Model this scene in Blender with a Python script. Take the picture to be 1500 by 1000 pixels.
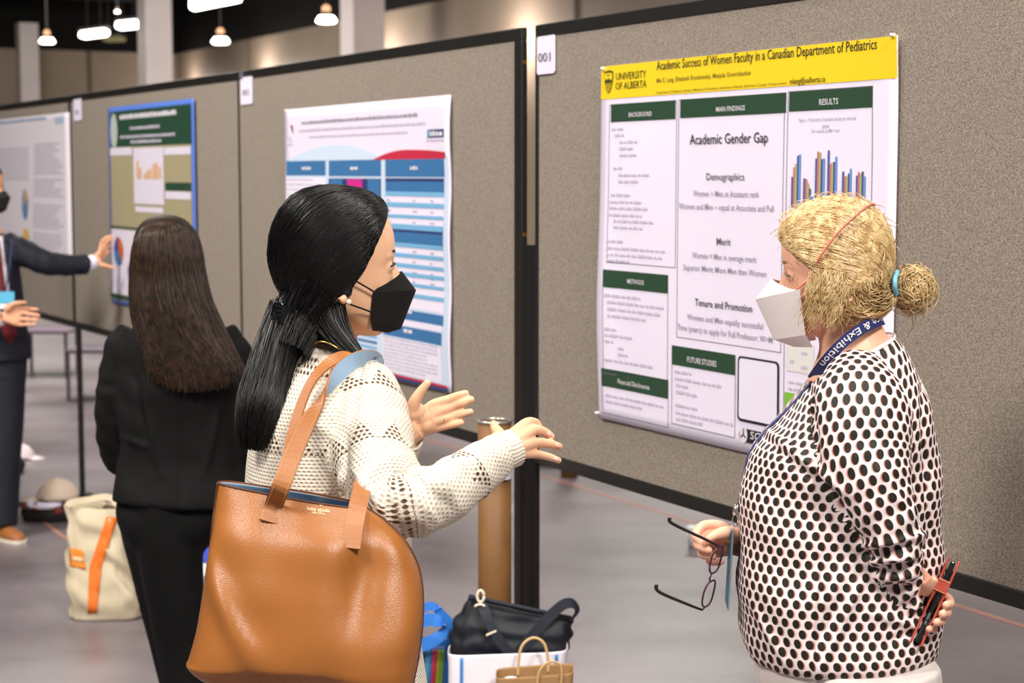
import bpy, bmesh, math, random
import numpy as np
from mathutils import Vector, Matrix
from mathutils.bvhtree import BVHTree
from mathutils import noise as mnoise

random.seed(7); rng = np.random.default_rng(7)
for o in list(bpy.data.objects): bpy.data.objects.remove(o)
scene = bpy.context.scene
COL = scene.collection

# ---------------------------------------------------------------- camera
FPX, HOR, CAMH = 2560.0, 254.5, 1.72
PITCH = math.atan((500 - HOR) / FPX)
cd = bpy.data.cameras.new('camera'); cam = bpy.data.objects.new('camera', cd); COL.objects.link(cam)
cd.sensor_width = 36; cd.lens = FPX / 1500 * 36
cam.location = (0, 0, CAMH); cam.rotation_euler = (math.pi / 2 - PITCH, 0, 0)
cd.dof.use_dof = True; cd.dof.focus_distance = 3.0; cd.dof.aperture_fstop = 6.0
cd.clip_end = 300
scene.camera = cam
CAM = Vector((0, 0, CAMH))
FWD = Vector((0, math.cos(PITCH), -math.sin(PITCH)))
UPV = Vector((0, math.sin(PITCH), math.cos(PITCH)))
RGT = Vector((1, 0, 0))

def ray(x, y): return FWD + RGT * ((x - 750) / FPX) + UPV * ((500 - y) / FPX)
def P(x, y, z): return CAM + ray(x, y) * z            # pixel + axial depth -> world
def on_height(x, y, h):                                # pixel on a horizontal plane
    r = ray(x, y); return CAM + r * ((h - CAMH) / r.z)

# ---------------------------------------------------------------- world + lights
scene.view_settings.view_transform = 'Standard'; scene.view_settings.look = 'None'
scene.view_settings.gamma = 1; scene.view_settings.use_curve_mapping = False
scene.view_settings.exposure = -0.06
w = bpy.data.worlds.new('hall_air'); scene.world = w; w.use_nodes = True
w.node_tree.nodes['Background'].inputs[0].default_value = (1.0, 0.95, 0.93, 1)
w.node_tree.nodes['Background'].inputs[1].default_value = 0.30

def area(name, loc, target, size, power, col=(1, .95, .88)):
    l = bpy.data.lights.new(name, 'AREA'); l.energy = power; l.size = size; l.color = col; l.shape = 'DISK'
    o = bpy.data.objects.new(name, l); COL.objects.link(o); o.location = loc
    o.rotation_euler = (Vector(target) - Vector(loc)).to_track_quat('-Z', 'Y').to_euler()
    return o
# the hall's overhead high-bay lamps around the camera
area('high_bay_key', (2.1, -0.6, 5.6), (0.1, 3.2, 1.2), 1.3, 395)
area('high_bay_left', (-3.0, 0.4, 5.6), (0.4, 3.6, 1.3), 1.5, 310)
area('high_bay_top', (0.6, 3.2, 6.2), (0.3, 3.3, 0), 1.6, 170)
area('high_bay_mid', (-4.2, 4.6, 5.6), (-3.4, 8.8, 1.4), 1.6, 430)
area('high_bay_behind', (2.5, 9.5, 6.2), (2.0, 10.5, 0), 1.8, 130)
area('high_bay_far', (-4, 15, 6.2), (-4, 15, 0), 2.5, 700)
area('high_bay_far_mid', (2, 20, 6.2), (2, 20, 0), 2.5, 520)
area('high_bay_far_back', (-9, 30, 6.2), (-9, 32, 0), 3, 1200)

# ---------------------------------------------------------------- materials
def lin(c):
    c = c / 255.0
    return c / 12.92 if c <= .04045 else ((c + .055) / 1.055) ** 2.4
def rgb(r, g, b): return (lin(r), lin(g), lin(b), 1)
MATS = {}
class NT:
    def __init__(s, name):
        s.m = bpy.data.materials.new(name); s.m.use_nodes = True
        s.t = s.m.node_tree; s.b = s.t.nodes['Principled BSDF']
    def n(s, typ, **kw):
        nd = s.t.nodes.new(typ)
        for k, v in kw.items(): setattr(nd, k, v)
        return nd
    def l(s, a, b): s.t.links.new(a, b)
    def val(s, x):
        v = s.n('ShaderNodeValue'); v.outputs[0].default_value = x; return v.outputs[0]
    def math(s, op, a, b=None, c=None):
        nd = s.n('ShaderNodeMath', operation=op)
        for i, x in enumerate((a, b, c)):
            if x is None: continue
            if isinstance(x, (int, float)): nd.inputs[i].default_value = x
            else: s.l(x, nd.inputs[i])
        return nd.outputs[0]
    def mix(s, f, a, b):
        nd = s.n('ShaderNodeMix', data_type='RGBA')
        if isinstance(f, (int, float)): nd.inputs[0].default_value = f
        else: s.l(f, nd.inputs[0])
        for i, x in ((6, a), (7, b)):
            if isinstance(x, tuple): nd.inputs[i].default_value = x
            else: s.l(x, nd.inputs[i])
        return nd.outputs[2]
    def ramp(s, f, stops):
        nd = s.n('ShaderNodeValToRGB'); e = nd.color_ramp.elements
        while len(e) < len(stops): e.new(.5)
        for q, (p, c) in zip(e, stops): q.position = p; q.color = c
        s.l(f, nd.inputs[0]); return nd.outputs[0]
    def noise(s, scale, detail=3, coord='Object', rough=.5, sx=(1, 1, 1)):
        tc = s.n('ShaderNodeTexCoord'); mp = s.n('ShaderNodeMapping'); mp.inputs['Scale'].default_value = sx
        s.l(tc.outputs[coord], mp.inputs[0])
        nd = s.n('ShaderNodeTexNoise'); nd.inputs['Scale'].default_value = scale; nd.inputs['Detail'].default_value = detail
        nd.inputs['Roughness'].default_value = rough
        s.l(mp.outputs[0], nd.inputs['Vector']); return nd.outputs[0]
    def bump(s, h, strength=.3, dist=.002):
        nd = s.n('ShaderNodeBump'); nd.inputs['Strength'].default_value = strength; nd.inputs['Distance'].default_value = dist
        s.l(h, nd.inputs['Height']); s.l(nd.outputs[0], s.b.inputs['Normal'])
    def set(s, color=None, rough=None, spec=None, metal=None):
        if color is not None:
            if isinstance(color, tuple): s.b.inputs['Base Color'].default_value = color
            else: s.l(color, s.b.inputs['Base Color'])
        if rough is not None:
            if isinstance(rough, (int, float)): s.b.inputs['Roughness'].default_value = rough
            else: s.l(rough, s.b.inputs['Roughness'])
        if spec is not None: s.b.inputs['Specular IOR Level'].default_value = spec
        if metal is not None: s.b.inputs['Metallic'].default_value = metal
        return s
def mat(name, col, rough=.6, spec=.4, metal=0, var=0, vscale=40, bump=0, bscale=200, bdist=.002):
    if name in MATS: return MATS[name]
    t = NT(name); c = rgb(*col)
    if var:
        lo = tuple(x * (1 - var) for x in c[:3]) + (1,); hi = tuple(min(1, x * (1 + var)) for x in c[:3]) + (1,)
        t.set(t.ramp(t.noise(vscale), [(.3, lo), (.7, hi)]), rough, spec, metal)
    else: t.set(c, rough, spec, metal)
    if bump: t.bump(t.noise(bscale, 4), bump, bdist)
    MATS[name] = t.m; return t.m
def emit(name, col, strength):
    if name in MATS: return MATS[name]
    t = NT(name); t.set((0, 0, 0, 1), .5); t.b.inputs['Emission Color'].default_value = rgb(*col); t.b.inputs['Emission Strength'].default_value = strength
    MATS[name] = t.m; return t.m

# ---------------------------------------------------------------- object helpers
def tag(o, label=None, cat=None, group=None, kind=None):
    if label: o['label'] = label
    if cat: o['category'] = cat
    if group: o['group'] = group
    if kind: o['kind'] = kind
    return o
def empty(name, loc, label=None, cat=None, group=None):
    o = bpy.data.objects.new(name, None); COL.objects.link(o); o.location = loc; o.empty_display_size = .1
    return tag(o, label, cat, group)
def link(name, me, material=None, parent=None, smooth=False):
    o = bpy.data.objects.new(name, me); COL.objects.link(o)
    if material is not None and len(me.materials) == 0: me.materials.append(material)
    if parent is not None:
        o.parent = parent; o.matrix_parent_inverse = Matrix.Translation(-parent.location) if parent.parent is None and parent.type == 'EMPTY' else Matrix.Identity(4)
    if smooth: me.polygons.foreach_set('use_smooth', [True] * len(me.polygons))
    return o
class MB:
    """collects polygons (world coordinates) for one mesh object"""
    def __init__(s): s.v = []; s.f = []; s.uv = {}
    def add(s, vs, fs):
        b = len(s.v); s.v += [Vector(p) for p in vs]; s.f += [tuple(i + b for i in f) for f in fs]; return s
    def quad(s, a, b, c, d): return s.add([a, b, c, d], [(0, 1, 2, 3)])
    def box8(s, p):   # p: 4 bottom, 4 top
        return s.add(p, [(3, 2, 1, 0), (4, 5, 6, 7), (0, 1, 5, 4), (1, 2, 6, 5), (2, 3, 7, 6), (3, 0, 4, 7)])
    def box(s, c, ax, ay, az):   # centre + half vectors
        c, ax, ay, az = map(Vector, (c, ax, ay, az))
        return s.box8([c - ax - ay - az, c + ax - ay - az, c + ax + ay - az, c - ax + ay - az, c - ax - ay + az, c + ax - ay + az, c + ax + ay + az, c - ax + ay + az])
    def bx(s, x0, x1, y0, y1, z0, z1):
        return s.box(((x0 + x1) / 2, (y0 + y1) / 2, (z0 + z1) / 2), ((x1 - x0) / 2, 0, 0), (0, (y1 - y0) / 2, 0), (0, 0, (z1 - z0) / 2))
    def rings(s, rings, close=True, cap=True):
        n = len(rings[0]); b = len(s.v)
        for r in rings: s.v += [Vector(p) for p in r]
        for i in range(len(rings) - 1):
            for j in range(n if close else n - 1):
                k = (j + 1) % n
                s.f.append((b + i * n + j, b + i * n + k, b + (i + 1) * n + k, b + (i + 1) * n + j))
        if cap:
            s.f.append(tuple(b + j for j in reversed(range(n))))
            s.f.append(tuple(b + (len(rings) - 1) * n + j for j in range(n)))
        return s
    def tube(s, path, rad, n=12, ref=None, cap=True):
        """path points, radius (float / list / list of (ra, rb)); ref = direction of the first radius"""
        path = [Vector(p) for p in path]; m = len(path)
        if not isinstance(rad, (list, tuple)): rad = [rad] * m
        elif len(rad) == 2 and m != 2: rad = [rad[0] + (rad[1] - rad[0]) * i / (m - 1) for i in range(m)] if not isinstance(rad[0], (tuple, list)) else rad
        rings = []; prev = None
        for i, p in enumerate(path):
            t = (path[min(i + 1, m - 1)] - path[max(i - 1, 0)]).normalized()
            if ref is not None:
                a = Vector(ref[i] if isinstance(ref, list) else ref)
            elif prev is None:
                a = Vector((0, 0, 1)) if abs(t.z) < .9 else Vector((1, 0, 0))
            else: a = prev
            a = (a - t * a.dot(t)).normalized(); prev = a; bb = t.cross(a)
            r = rad[i]; ra, rb = (r if isinstance(r, (tuple, list)) else (r, r))
            rings.append([p + a * (ra * math.cos(2 * math.pi * j / n)) + bb * (rb * math.sin(2 * math.pi * j / n)) for j in range(n)])
        return s.rings(rings, True, cap)
    def ball(s, c, rx, ry, rz, M=None, n=16, m=10):
        c = Vector(c); M = M or Matrix.Identity(3); b = len(s.v)
        rr = []
        for i in range(1, m):
            ph = math.pi * i / m
            rr.append([c + M @ Vector((rx * math.sin(ph) * math.cos(2 * math.pi * j / n), ry * math.sin(ph) * math.sin(2 * math.pi * j / n), -rz * math.cos(ph))) for j in range(n)])
        s.rings(rr, True, False)
        top = len(s.v); s.v.append(c + M @ Vector((0, 0, rz))); bot = len(s.v); s.v.append(c - M @ Vector((0, 0, rz)))
        for j in range(n):
            k = (j + 1) % n
            s.f.append((bot, b + k, b + j)); s.f.append((top, b + (m - 2) * n + j, b + (m - 2) * n + k))
        return s
    def mesh(s, name, fix=True):
        me = bpy.data.meshes.new(name); me.from_pydata([tuple(p) for p in s.v], [], s.f); me.update()
        if fix:
            bm = bmesh.new(); bm.from_mesh(me); bmesh.ops.recalc_face_normals(bm, faces=bm.faces); bm.to_mesh(me); bm.free()
        return me
    def build(s, name, material, parent=None, smooth=False, fix=True, bevel=0):
        o = link(name, s.mesh(name, fix), material, parent, smooth)
        if bevel:
            md = o.modifiers.new('bevel', 'BEVEL'); md.width = bevel; md.segments = 2; md.limit_method = 'ANGLE'
        return o

def cr(pts, k=6):
    """Catmull-Rom resample of a list of vectors / tuples"""
    A = np.array([list(p) for p in pts], float); out = []
    n = len(A)
    for i in range(n - 1):
        p0 = A[max(i - 1, 0)]; p1 = A[i]; p2 = A[i + 1]; p3 = A[min(i + 2, n - 1)]
        for j in range(k):
            t = j / k
            out.append(.5 * ((2 * p1) + (p2 - p0) * t + (2 * p0 - 5 * p1 + 4 * p2 - p3) * t * t + (3 * p1 - p0 - 3 * p2 + p3) * t ** 3))
    out.append(A[-1]); return np.array(out)
def text_mesh(s, name='t'):
    cu = bpy.data.curves.new(name, 'FONT'); cu.body = s; cu.size = 1; cu.resolution_u = 2; cu.offset = .006
    o = bpy.data.objects.new(name, cu); COL.objects.link(o)
    dg = bpy.context.evaluated_depsgraph_get(); me = bpy.data.meshes.new_from_object(o.evaluated_get(dg))
    bpy.data.objects.remove(o); bpy.data.curves.remove(cu)
    V = np.array([v.co[:] for v in me.vertices]); F = [tuple(p.vertices) for p in me.polygons]
    bpy.data.meshes.remove(me)
    return V, F
# ================================================================ SETTING
# directions of the board line (image vanishing point of the boards) and its perpendicular
def hdir(x):
    r = ray(x, HOR); v = Vector((r.x, r.y, 0)); return v.normalized()
BU = hdir(-613)                       # along the main boards, away from the camera (to the left)
BU3 = hdir(-715)
BN = Vector((BU.y, -BU.x, 0))         # points right / behind the boards
if BN.x < 0: BN = -BN

def mk_floor():
    t = NT('polished_concrete')
    a = t.noise(.55, 5, 'Object', .6); b = t.noise(14, 4, 'Object', .6); s = t.noise(1.0, 3, 'Object', .5, (.25, 2.2, 1))
    col = t.ramp(a, [(.3, rgb(86, 77, 79)), (.5, rgb(128, 118, 122)), (.72, rgb(152, 141, 147))])
    col2 = t.mix(t.math('MULTIPLY', b, .35), col, rgb(84, 78, 80))
    t.set(col2, t.ramp(s, [(.3, (.28, .28, .28, 1)), (.7, (.44, .44, .44, 1))]), .4)
    t.bump(t.noise(3, 2, 'Object', .5, (1, 1, 1)), .06, .02)
    return t.m
fl = MB().quad((-70, -8, 0), (70, -8, 0), (70, 90, 0), (-70, 90, 0)).build('floor', mk_floor()); tag(fl, 'grey polished concrete hall floor', 'floor', kind='structure')

# hall corner behind everything
corner = None
r = ray(258, 79); corner = CAM + r * ((5.0 - CAMH) / r.z)
HU = BU; HN = Vector((-BU.y, BU.x, 0)); HN = HN if HN.x < 0 else -HN      # back wall runs left from the corner
wall_m = NT('beige_air_wall')
wall_m.set(wall_m.ramp(wall_m.noise(.4, 3), [(.3, rgb(138, 124, 106)), (.7, rgb(158, 144, 126))]), .6, .3); wall_m = wall_m.m
dark_m = mat('black_ceiling_paint', (14, 13, 12), .8, .2)
def vwall(name, a, b, h0, h1, m, th=.2, n=None):
    a = Vector((a[0], a[1], 0)); b = Vector((b[0], b[1], 0)); n = n * th
    return MB().box8([a + Vector((0, 0, h0)), b + Vector((0, 0, h0)), b + n + Vector((0, 0, h0)), a + n + Vector((0, 0, h0)), a + Vector((0, 0, h1)), b + Vector((0, 0, h1)), b + n + Vector((0, 0, h1)), a + n + Vector((0, 0, h1))]).build(name, m)
c2 = Vector((corner.x, corner.y, 0))
rw_end = c2 - BU * 46; bw_end = c2 + HN * 40
wr = vwall('wall_right', c2, rw_end, 0, 5.0, wall_m, .2, BN); tag(wr, 'beige side wall of the exhibition hall', 'wall', kind='structure')
wb = vwall('wall_back', c2, bw_end, 0, 5.0, wall_m, .2, BU); tag(wb, 'beige panelled far wall of the hall', 'wall', kind='structure')
tag(vwall('trim_1', c2, rw_end, 5.0, 8.2, dark_m, .2, BN), 'black band of wall above the beige side wall', 'trim', kind='structure')
tag(vwall('trim_2', c2, bw_end, 5.0, 8.2, dark_m, .2, BU), 'black band of wall above the beige far wall', 'trim', kind='structure')
ce = MB().quad((-70, -8, 8.2), (70, -8, 8.2), (70, 90, 8.2), (-70, 90, 8.2)).build('ceiling', dark_m); tag(ce, 'black painted hall ceiling', 'ceiling', kind='structure')
# air-wall panel joints on the far wall
jm = mat('wall_joint', (96, 86, 72), .7)
for d in (2.4, 5.0, 7.6, 10.2, 12.8):
    p = c2 + HN * d - BU * .02
    MB().box(p + Vector((0, 0, 2.5)), HN * .05, BU * .02, (0, 0, 2.5)).build('panel_joint', jm, wb)
for d in (6, 14, 22, 30, 38):
    p = c2 - BU * d - BN * .02
    MB().box(p + Vector((0, 0, 2.5)), BU * .04, BN * .02, (0, 0, 2.5)).build('panel_joint', jm, wr)
# ceiling beams
bm_m = mat('ceiling_beam', (30, 28, 25), .7)
for i, (d, h) in enumerate(((3, 6.3), (10, 6.6), (17, 6.9))):
    p = c2 - BU * d
    tag(MB().box(p + HN * 8 - BN * 8 + Vector((0, 0, h)), HN * 14, BU * .15, (0, 0, .22)).build('ceiling_beam', bm_m), 'black steel beam under the hall ceiling', 'beam', 'ceiling beams', 'structure')
# columns
col_m = mat('white_column_paint', (214, 204, 202), .6, .3, var=.05, vscale=1)
def column(x0, x1, z, h, rec=.28):
    a = P(x0, 300, z); b = P(x1, 300, z); wdt = (b - a).length; c = Vector(((a.x + b.x) / 2, (a.y + b.y) / 2, 0))
    k = wdt / (abs(BU.x) + abs(BU.y)) / 2 * 1.0
    o = MB().box(c + Vector((0, 0, h / 2)), BU * k, BN * k, (0, 0, h / 2)).build('column', col_m)
    return tag(o, None, 'column', 'hall columns', 'structure')
column(28, 64, 44, 5.45)['label'] = 'white square column with the lower top, before the far wall'
column(205, 258, 40, 8.2)['label'] = 'white square column near the hall corner'
column(500, 566, 33, 8.2)['label'] = 'white square column before the beige side wall'
# signs on the columns (grey plates)
# tape lines on the floor, parallel to the boards
tape_m = mat('orange_floor_tape', (176, 122, 106), .5, var=.12, vscale=6)
def tape(px, py, l0, l1, wd, lab, kind=None):
    c = on_height(px, py, 0); c.z = .0015
    o = MB().box(c + BU * ((l0 + l1) / 2), BU * ((l1 - l0) / 2), BN * wd / 2, (0, 0, .001)).build('floor_tape', tape_m)
    return tag(o, lab, 'floor tape', 'floor tapes')
tape(70, 769, -5, 1.0, .02, 'orange floor tape in front of the boards beside the cream cap')
tape(1450, 902, -3, 5.6, .024, 'pale orange floor tape running along behind the boards')

# ---- hanging lamps in view
lamp_e = emit('lamp_glow', (255, 246, 236), 9)
bulb_e = emit('bulb_glow', (255, 190, 140), 1.6)
house_m = mat('lamp_housing', (40, 38, 36), .5)
def bell(x, y, z, wpx, lab):
    s = z / FPX; c = P(x, y, z); rt = empty('pendant_lamp', c, lab, 'lamp', 'pendant lamps under the hall ceiling')
    w2 = wpx * s / 2
    MB().tube([c + Vector((0, 0, d)) for d in (-.10 * w2 * 3, -.02, w2 * .35)], [w2 * .8, w2, w2 * .7], 16).build('diffuser', lamp_e, rt, True)
    MB().tube([c + Vector((0, 0, d)) for d in (w2 * .36, w2 * .8)], [w2 * .7, w2 * .3], 16).build('housing', house_m, rt, True)
    MB().ball(c + Vector((0, 0, w2 * 1.0)), w2 * .42, w2 * .42, w2 * .42).build('bulb_cap', bulb_e, rt, True)
    MB().tube([c + Vector((0, 0, w2 * 1.2)), Vector((c.x, c.y, 8.2))], .012, 6).build('cable', house_m, rt)
bell(69, 60, 34, 23, 'round pendant lamp beside the column with the lower top')
bell(323, 60, 34, 27, 'round pendant lamp beside the column near the hall corner')
bell(478, 29, 29, 31, 'round pendant lamp beside the column before the side wall')
bell(172, 17, 35, 8, 'small round pendant lamp above the long lamps')
reflection_e = emit('warm_reflection_glow', (190, 180, 120), .35)  # own glow that stands in for a dim yellowish reflection
def bay(x0, y0, x1, y1, z, th, lab, em=None):
    a, b = P(x0, y0, z), P(x1, y1, z); s = z / FPX; c = (a + b) / 2
    rt = empty('high_bay_lamp', c, lab, 'lamp', 'long high bay lamps')
    d = b - a; n = Vector((0, 1, 0))
    MB().box(c, d / 2, n * .25, (0, 0, th * s / 2)).build('diffuser', em or lamp_e, rt, bevel=.05)
    MB().box(c + Vector((0, 0, th * s * .75)), d / 2 * 1.03, n * .28, (0, 0, th * s * .22)).build('housing', house_m, rt)
    for q in (.25, .75):
        p = a + d * q; MB().tube([p + Vector((0, 0, th * s)), Vector((p.x, p.y, 8.2))], .012, 6).build('cable', house_m, rt)
bay(119, 52, 157, 47, 40, 9, 'long bright ceiling lamp hanging before the far wall')
bay(172, 38, 204, 35, 41.5, 10, 'long bright ceiling lamp hidden partly by the column')
bay(280, 8, 352, -6, 38, 14, 'long bright ceiling lamp hanging highest over the hall corner')
bay(152, 58, 182, 57, 42.5, 6, 'short dim yellowish reflection below the long lamps, built as a glowing bar', reflection_e)  # not a lamp: a reflection of light, built as a glowing bar
# wall washers on the side wall
for x, y, e in ((285, 105, 60), (392, 90, 90), (572, 66, 110), (770, 34, 120)):
    rr = ray(x, y); # hit with the side wall
    t = (c2 - CAM).dot(BN) / rr.dot(BN); p = CAM + rr * t
    l = bpy.data.lights.new('wall_washer', 'POINT'); l.energy = e; l.color = (1, .86, .8); l.shadow_soft_size = .15
    o = bpy.data.objects.new('wall_washer', l); COL.objects.link(o); o.location = p - BN * .55 - Vector((0, 0, .35))
# ================================================================ POSTER BOARDS
class Plane:
    """vertical plane through o (xy) running along u; coordinates a (along u), h (height)"""
    def __init__(s, o, u):
        s.o = Vector((o[0], o[1], 0)); s.u = Vector((u[0], u[1], 0)).normalized(); s.n = Vector((s.u.y, -s.u.x, 0))
        if s.n.dot(CAM - s.o) < 0: s.n = -s.n           # towards the camera
    def px(s, x, y):
        r = ray(x, y); t = (s.o - Vector((0, 0, 0)) - CAM).dot(s.n) / r.dot(s.n); p = CAM + r * t - s.o
        return p.dot(s.u), p.z
    def pt(s, a, h, off=0): return s.o + s.u * a + Vector((0, 0, h)) + s.n * off
TOPH, BOTH = 2.13, .905
rr = ray(766.5, 40); corner_r = CAM + rr * ((TOPH - CAMH) / rr.z)       # top right corner of the second board
PL = Plane(corner_r, -BU)                    # a grows to the right (towards the camera)
frame_m = mat('black_frame', (26, 25, 22), .45, .5, var=.1, vscale=20)
def fabric():
    t = NT('board_fabric')
    a = t.noise(260, 2, 'Object', .7); b = t.noise(60, 3, 'Object', .6)
    c = t.ramp(a, [(.32, rgb(104, 95, 86)), (.5, rgb(143, 132, 121)), (.68, rgb(172, 161, 149))])
    t.set(t.mix(t.math('MULTIPLY', b, .35), c, rgb(140, 129, 118)), .9, .15); t.bump(a, .35, .002); return t.m
fab_m = fabric()
def board(pl, a0, a1, label, fl=.034, fr=.034, feet=()):
    """one framed board on two posts"""
    rt = empty('poster_board', pl.pt((a0 + a1) / 2, 0), label, 'poster board', 'poster boards in a row')
    def bar(name, aa, ab, h0, h1, d0=-.014, d1=.006, m=frame_m):
        MB().box(pl.pt((aa + ab) / 2, (h0 + h1) / 2, (d0 + d1) / 2), pl.u * ((ab - aa) / 2), pl.n * ((d1 - d0) / 2), (0, 0, (h1 - h0) / 2)).build(name, m, rt, bevel=.003)
    MB().box(pl.pt((a0 + a1) / 2, (TOPH + BOTH) / 2, -.004), pl.u * ((a1 - a0) / 2 - .01), pl.n * .007, (0, 0, (TOPH - BOTH) / 2 - .01)).build('fabric_panel', fab_m, rt)
    bar('top_rail', a0, a1, TOPH - .036, TOPH); bar('bottom_rail', a0, a1, BOTH, BOTH + .036)
    if fl: bar('side_rail', a0, a0 + fl, BOTH + .036, TOPH - .036)
    if fr: bar('side_rail', a1 - fr, a1, BOTH + .036, TOPH - .036)
    for a in feet:
        aa, wd = a
        MB().box(pl.pt(aa, BOTH / 2 + .01, -.004), pl.u * wd / 2, pl.n * .011, (0, 0, BOTH / 2 - .005)).build('post', frame_m, rt, bevel=.003)
        MB().box(pl.pt(aa, .0125, 0), pl.u * wd * .9, pl.n * .05, (0, 0, .0115)).build('foot', frame_m, rt, bevel=.003)
    return rt
aL = PL.px(353, 300)[0]
b2 = board(PL, aL, 0, 'grey fabric board carrying the white and blue poster', .012, .045, ((aL + .02, .04), (-.022, .045)))
a0 = PL.px(786, 300)[0]
b1 = board(PL, a0, a0 + 2.44, 'grey fabric board carrying the yellow-headed poster with card 001', .02, .034, ((a0 + 2.42, .04),))
# lower connector post between the two
MB().box(PL.pt(a0 / 2, 1.52 / 2 + .001, -.004), PL.u * (a0 / 2 - .001), PL.n * .008, (0, 0, 1.52 / 2)).build('connector', mat('connector', (20, 19, 17), .5), b2)
brass = mat('brass_screw', (170, 110, 40), .35, metal=.8)
for h in (PL.px(770, 91)[1], PL.px(770, 344)[1]):
    c = PL.pt(0, h, -.004); MB().tube([c, c + PL.u * .004], .006, 10).build('screw', brass, b2)
PL3 = Plane(PL.pt(aL - .004, 0), -BU3)
a3 = PL3.px(105.5, 300)[0]
b3 = board(PL3, a3, 0, 'grey fabric board carrying the green-headed poster with blue edge', .036, .002, ((a3 + .055, .04),))
b4 = board(PL3, a3 - 2.44, a3 - .003, 'grey fabric board at the end of the row behind the man', .034, .010, ((a3 - 2.40, .04),))

# ---- number cards
card_m = mat('white_card', (233, 224, 243), .6, .3)
ink_m = mat('black_ink', (38, 36, 40), .7, .2); soft_ink = mat('grey_ink', (150, 142, 156), .8, .1)
def ptext(pl, s, x0, y0, x1, cap, m, parent, off, name='lettering', align_y=None, hgt=None):
    """text whose baseline starts at pixel (x0,y0) and ends under pixel x1; cap = capital height in metres"""
    V, F = text_mesh(s)
    aa, h = pl.px(x0, y0); ab, _ = pl.px(x1, y0)
    mn, mx = V[:, 0].min(), V[:, 0].max(); sx = (ab - aa) / (mx - mn); sy = cap * .68 / .69
    mb = MB(); mb.add([pl.pt(aa + (v[0] - mn) * sx, h + v[1] * sy, off) for v in V], F)
    return mb.build(name, m, parent, fix=False)
def card(pl, x0, y0, x1, y1, s, tx, lab):
    aa, h1 = pl.px(x0, y0); ab, h0 = pl.px(x1, y1)
    n = 4; mb = MB(); cc = .006
    pts = [(aa + cc, h0), (ab - cc, h0), (ab, h0 + cc), (ab, h1 - cc), (ab - cc, h1), (aa + cc, h1), (aa, h1 - cc), (aa, h0 + cc)]
    mb.rings([[pl.pt(a, h, .0065) for a, h in pts], [pl.pt(a, h, .009) for a, h in pts]])
    o = mb.build('number_card', card_m); tag(o, lab, 'number card', 'number cards on the boards')
    ptext(pl, s, tx[0], tx[1], tx[2], tx[3], tx[4], o, .0105, 'number_print')
card(PL, 790.5, 54.5, 816.5, 107, '001', (793, 91.5, 811, .036, mat('number_ink', (98, 90, 108), .7, .2)), 'white card numbered 001 at the corner of a board')
card(PL, 355, 114, 372.5, 152, '002', (358.5, 140, 368.5, .034, soft_ink), 'white number card with a clip under the top rail')
cl = MB(); ca, chh = PL.px(357, 110)
cl.box(PL.pt(ca, chh, .012), PL.u * .012, PL.n * .005, (0, 0, .012)).build('card_clip', mat('clip_steel', (150, 146, 160), .3, metal=.7), bpy.data.objects['number_card.001'])
card(PL3, 110, 146, 121.5, 176, '003', (112.5, 168, 119, .034, soft_ink), 'white number card beside the poster with blue edge')

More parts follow.
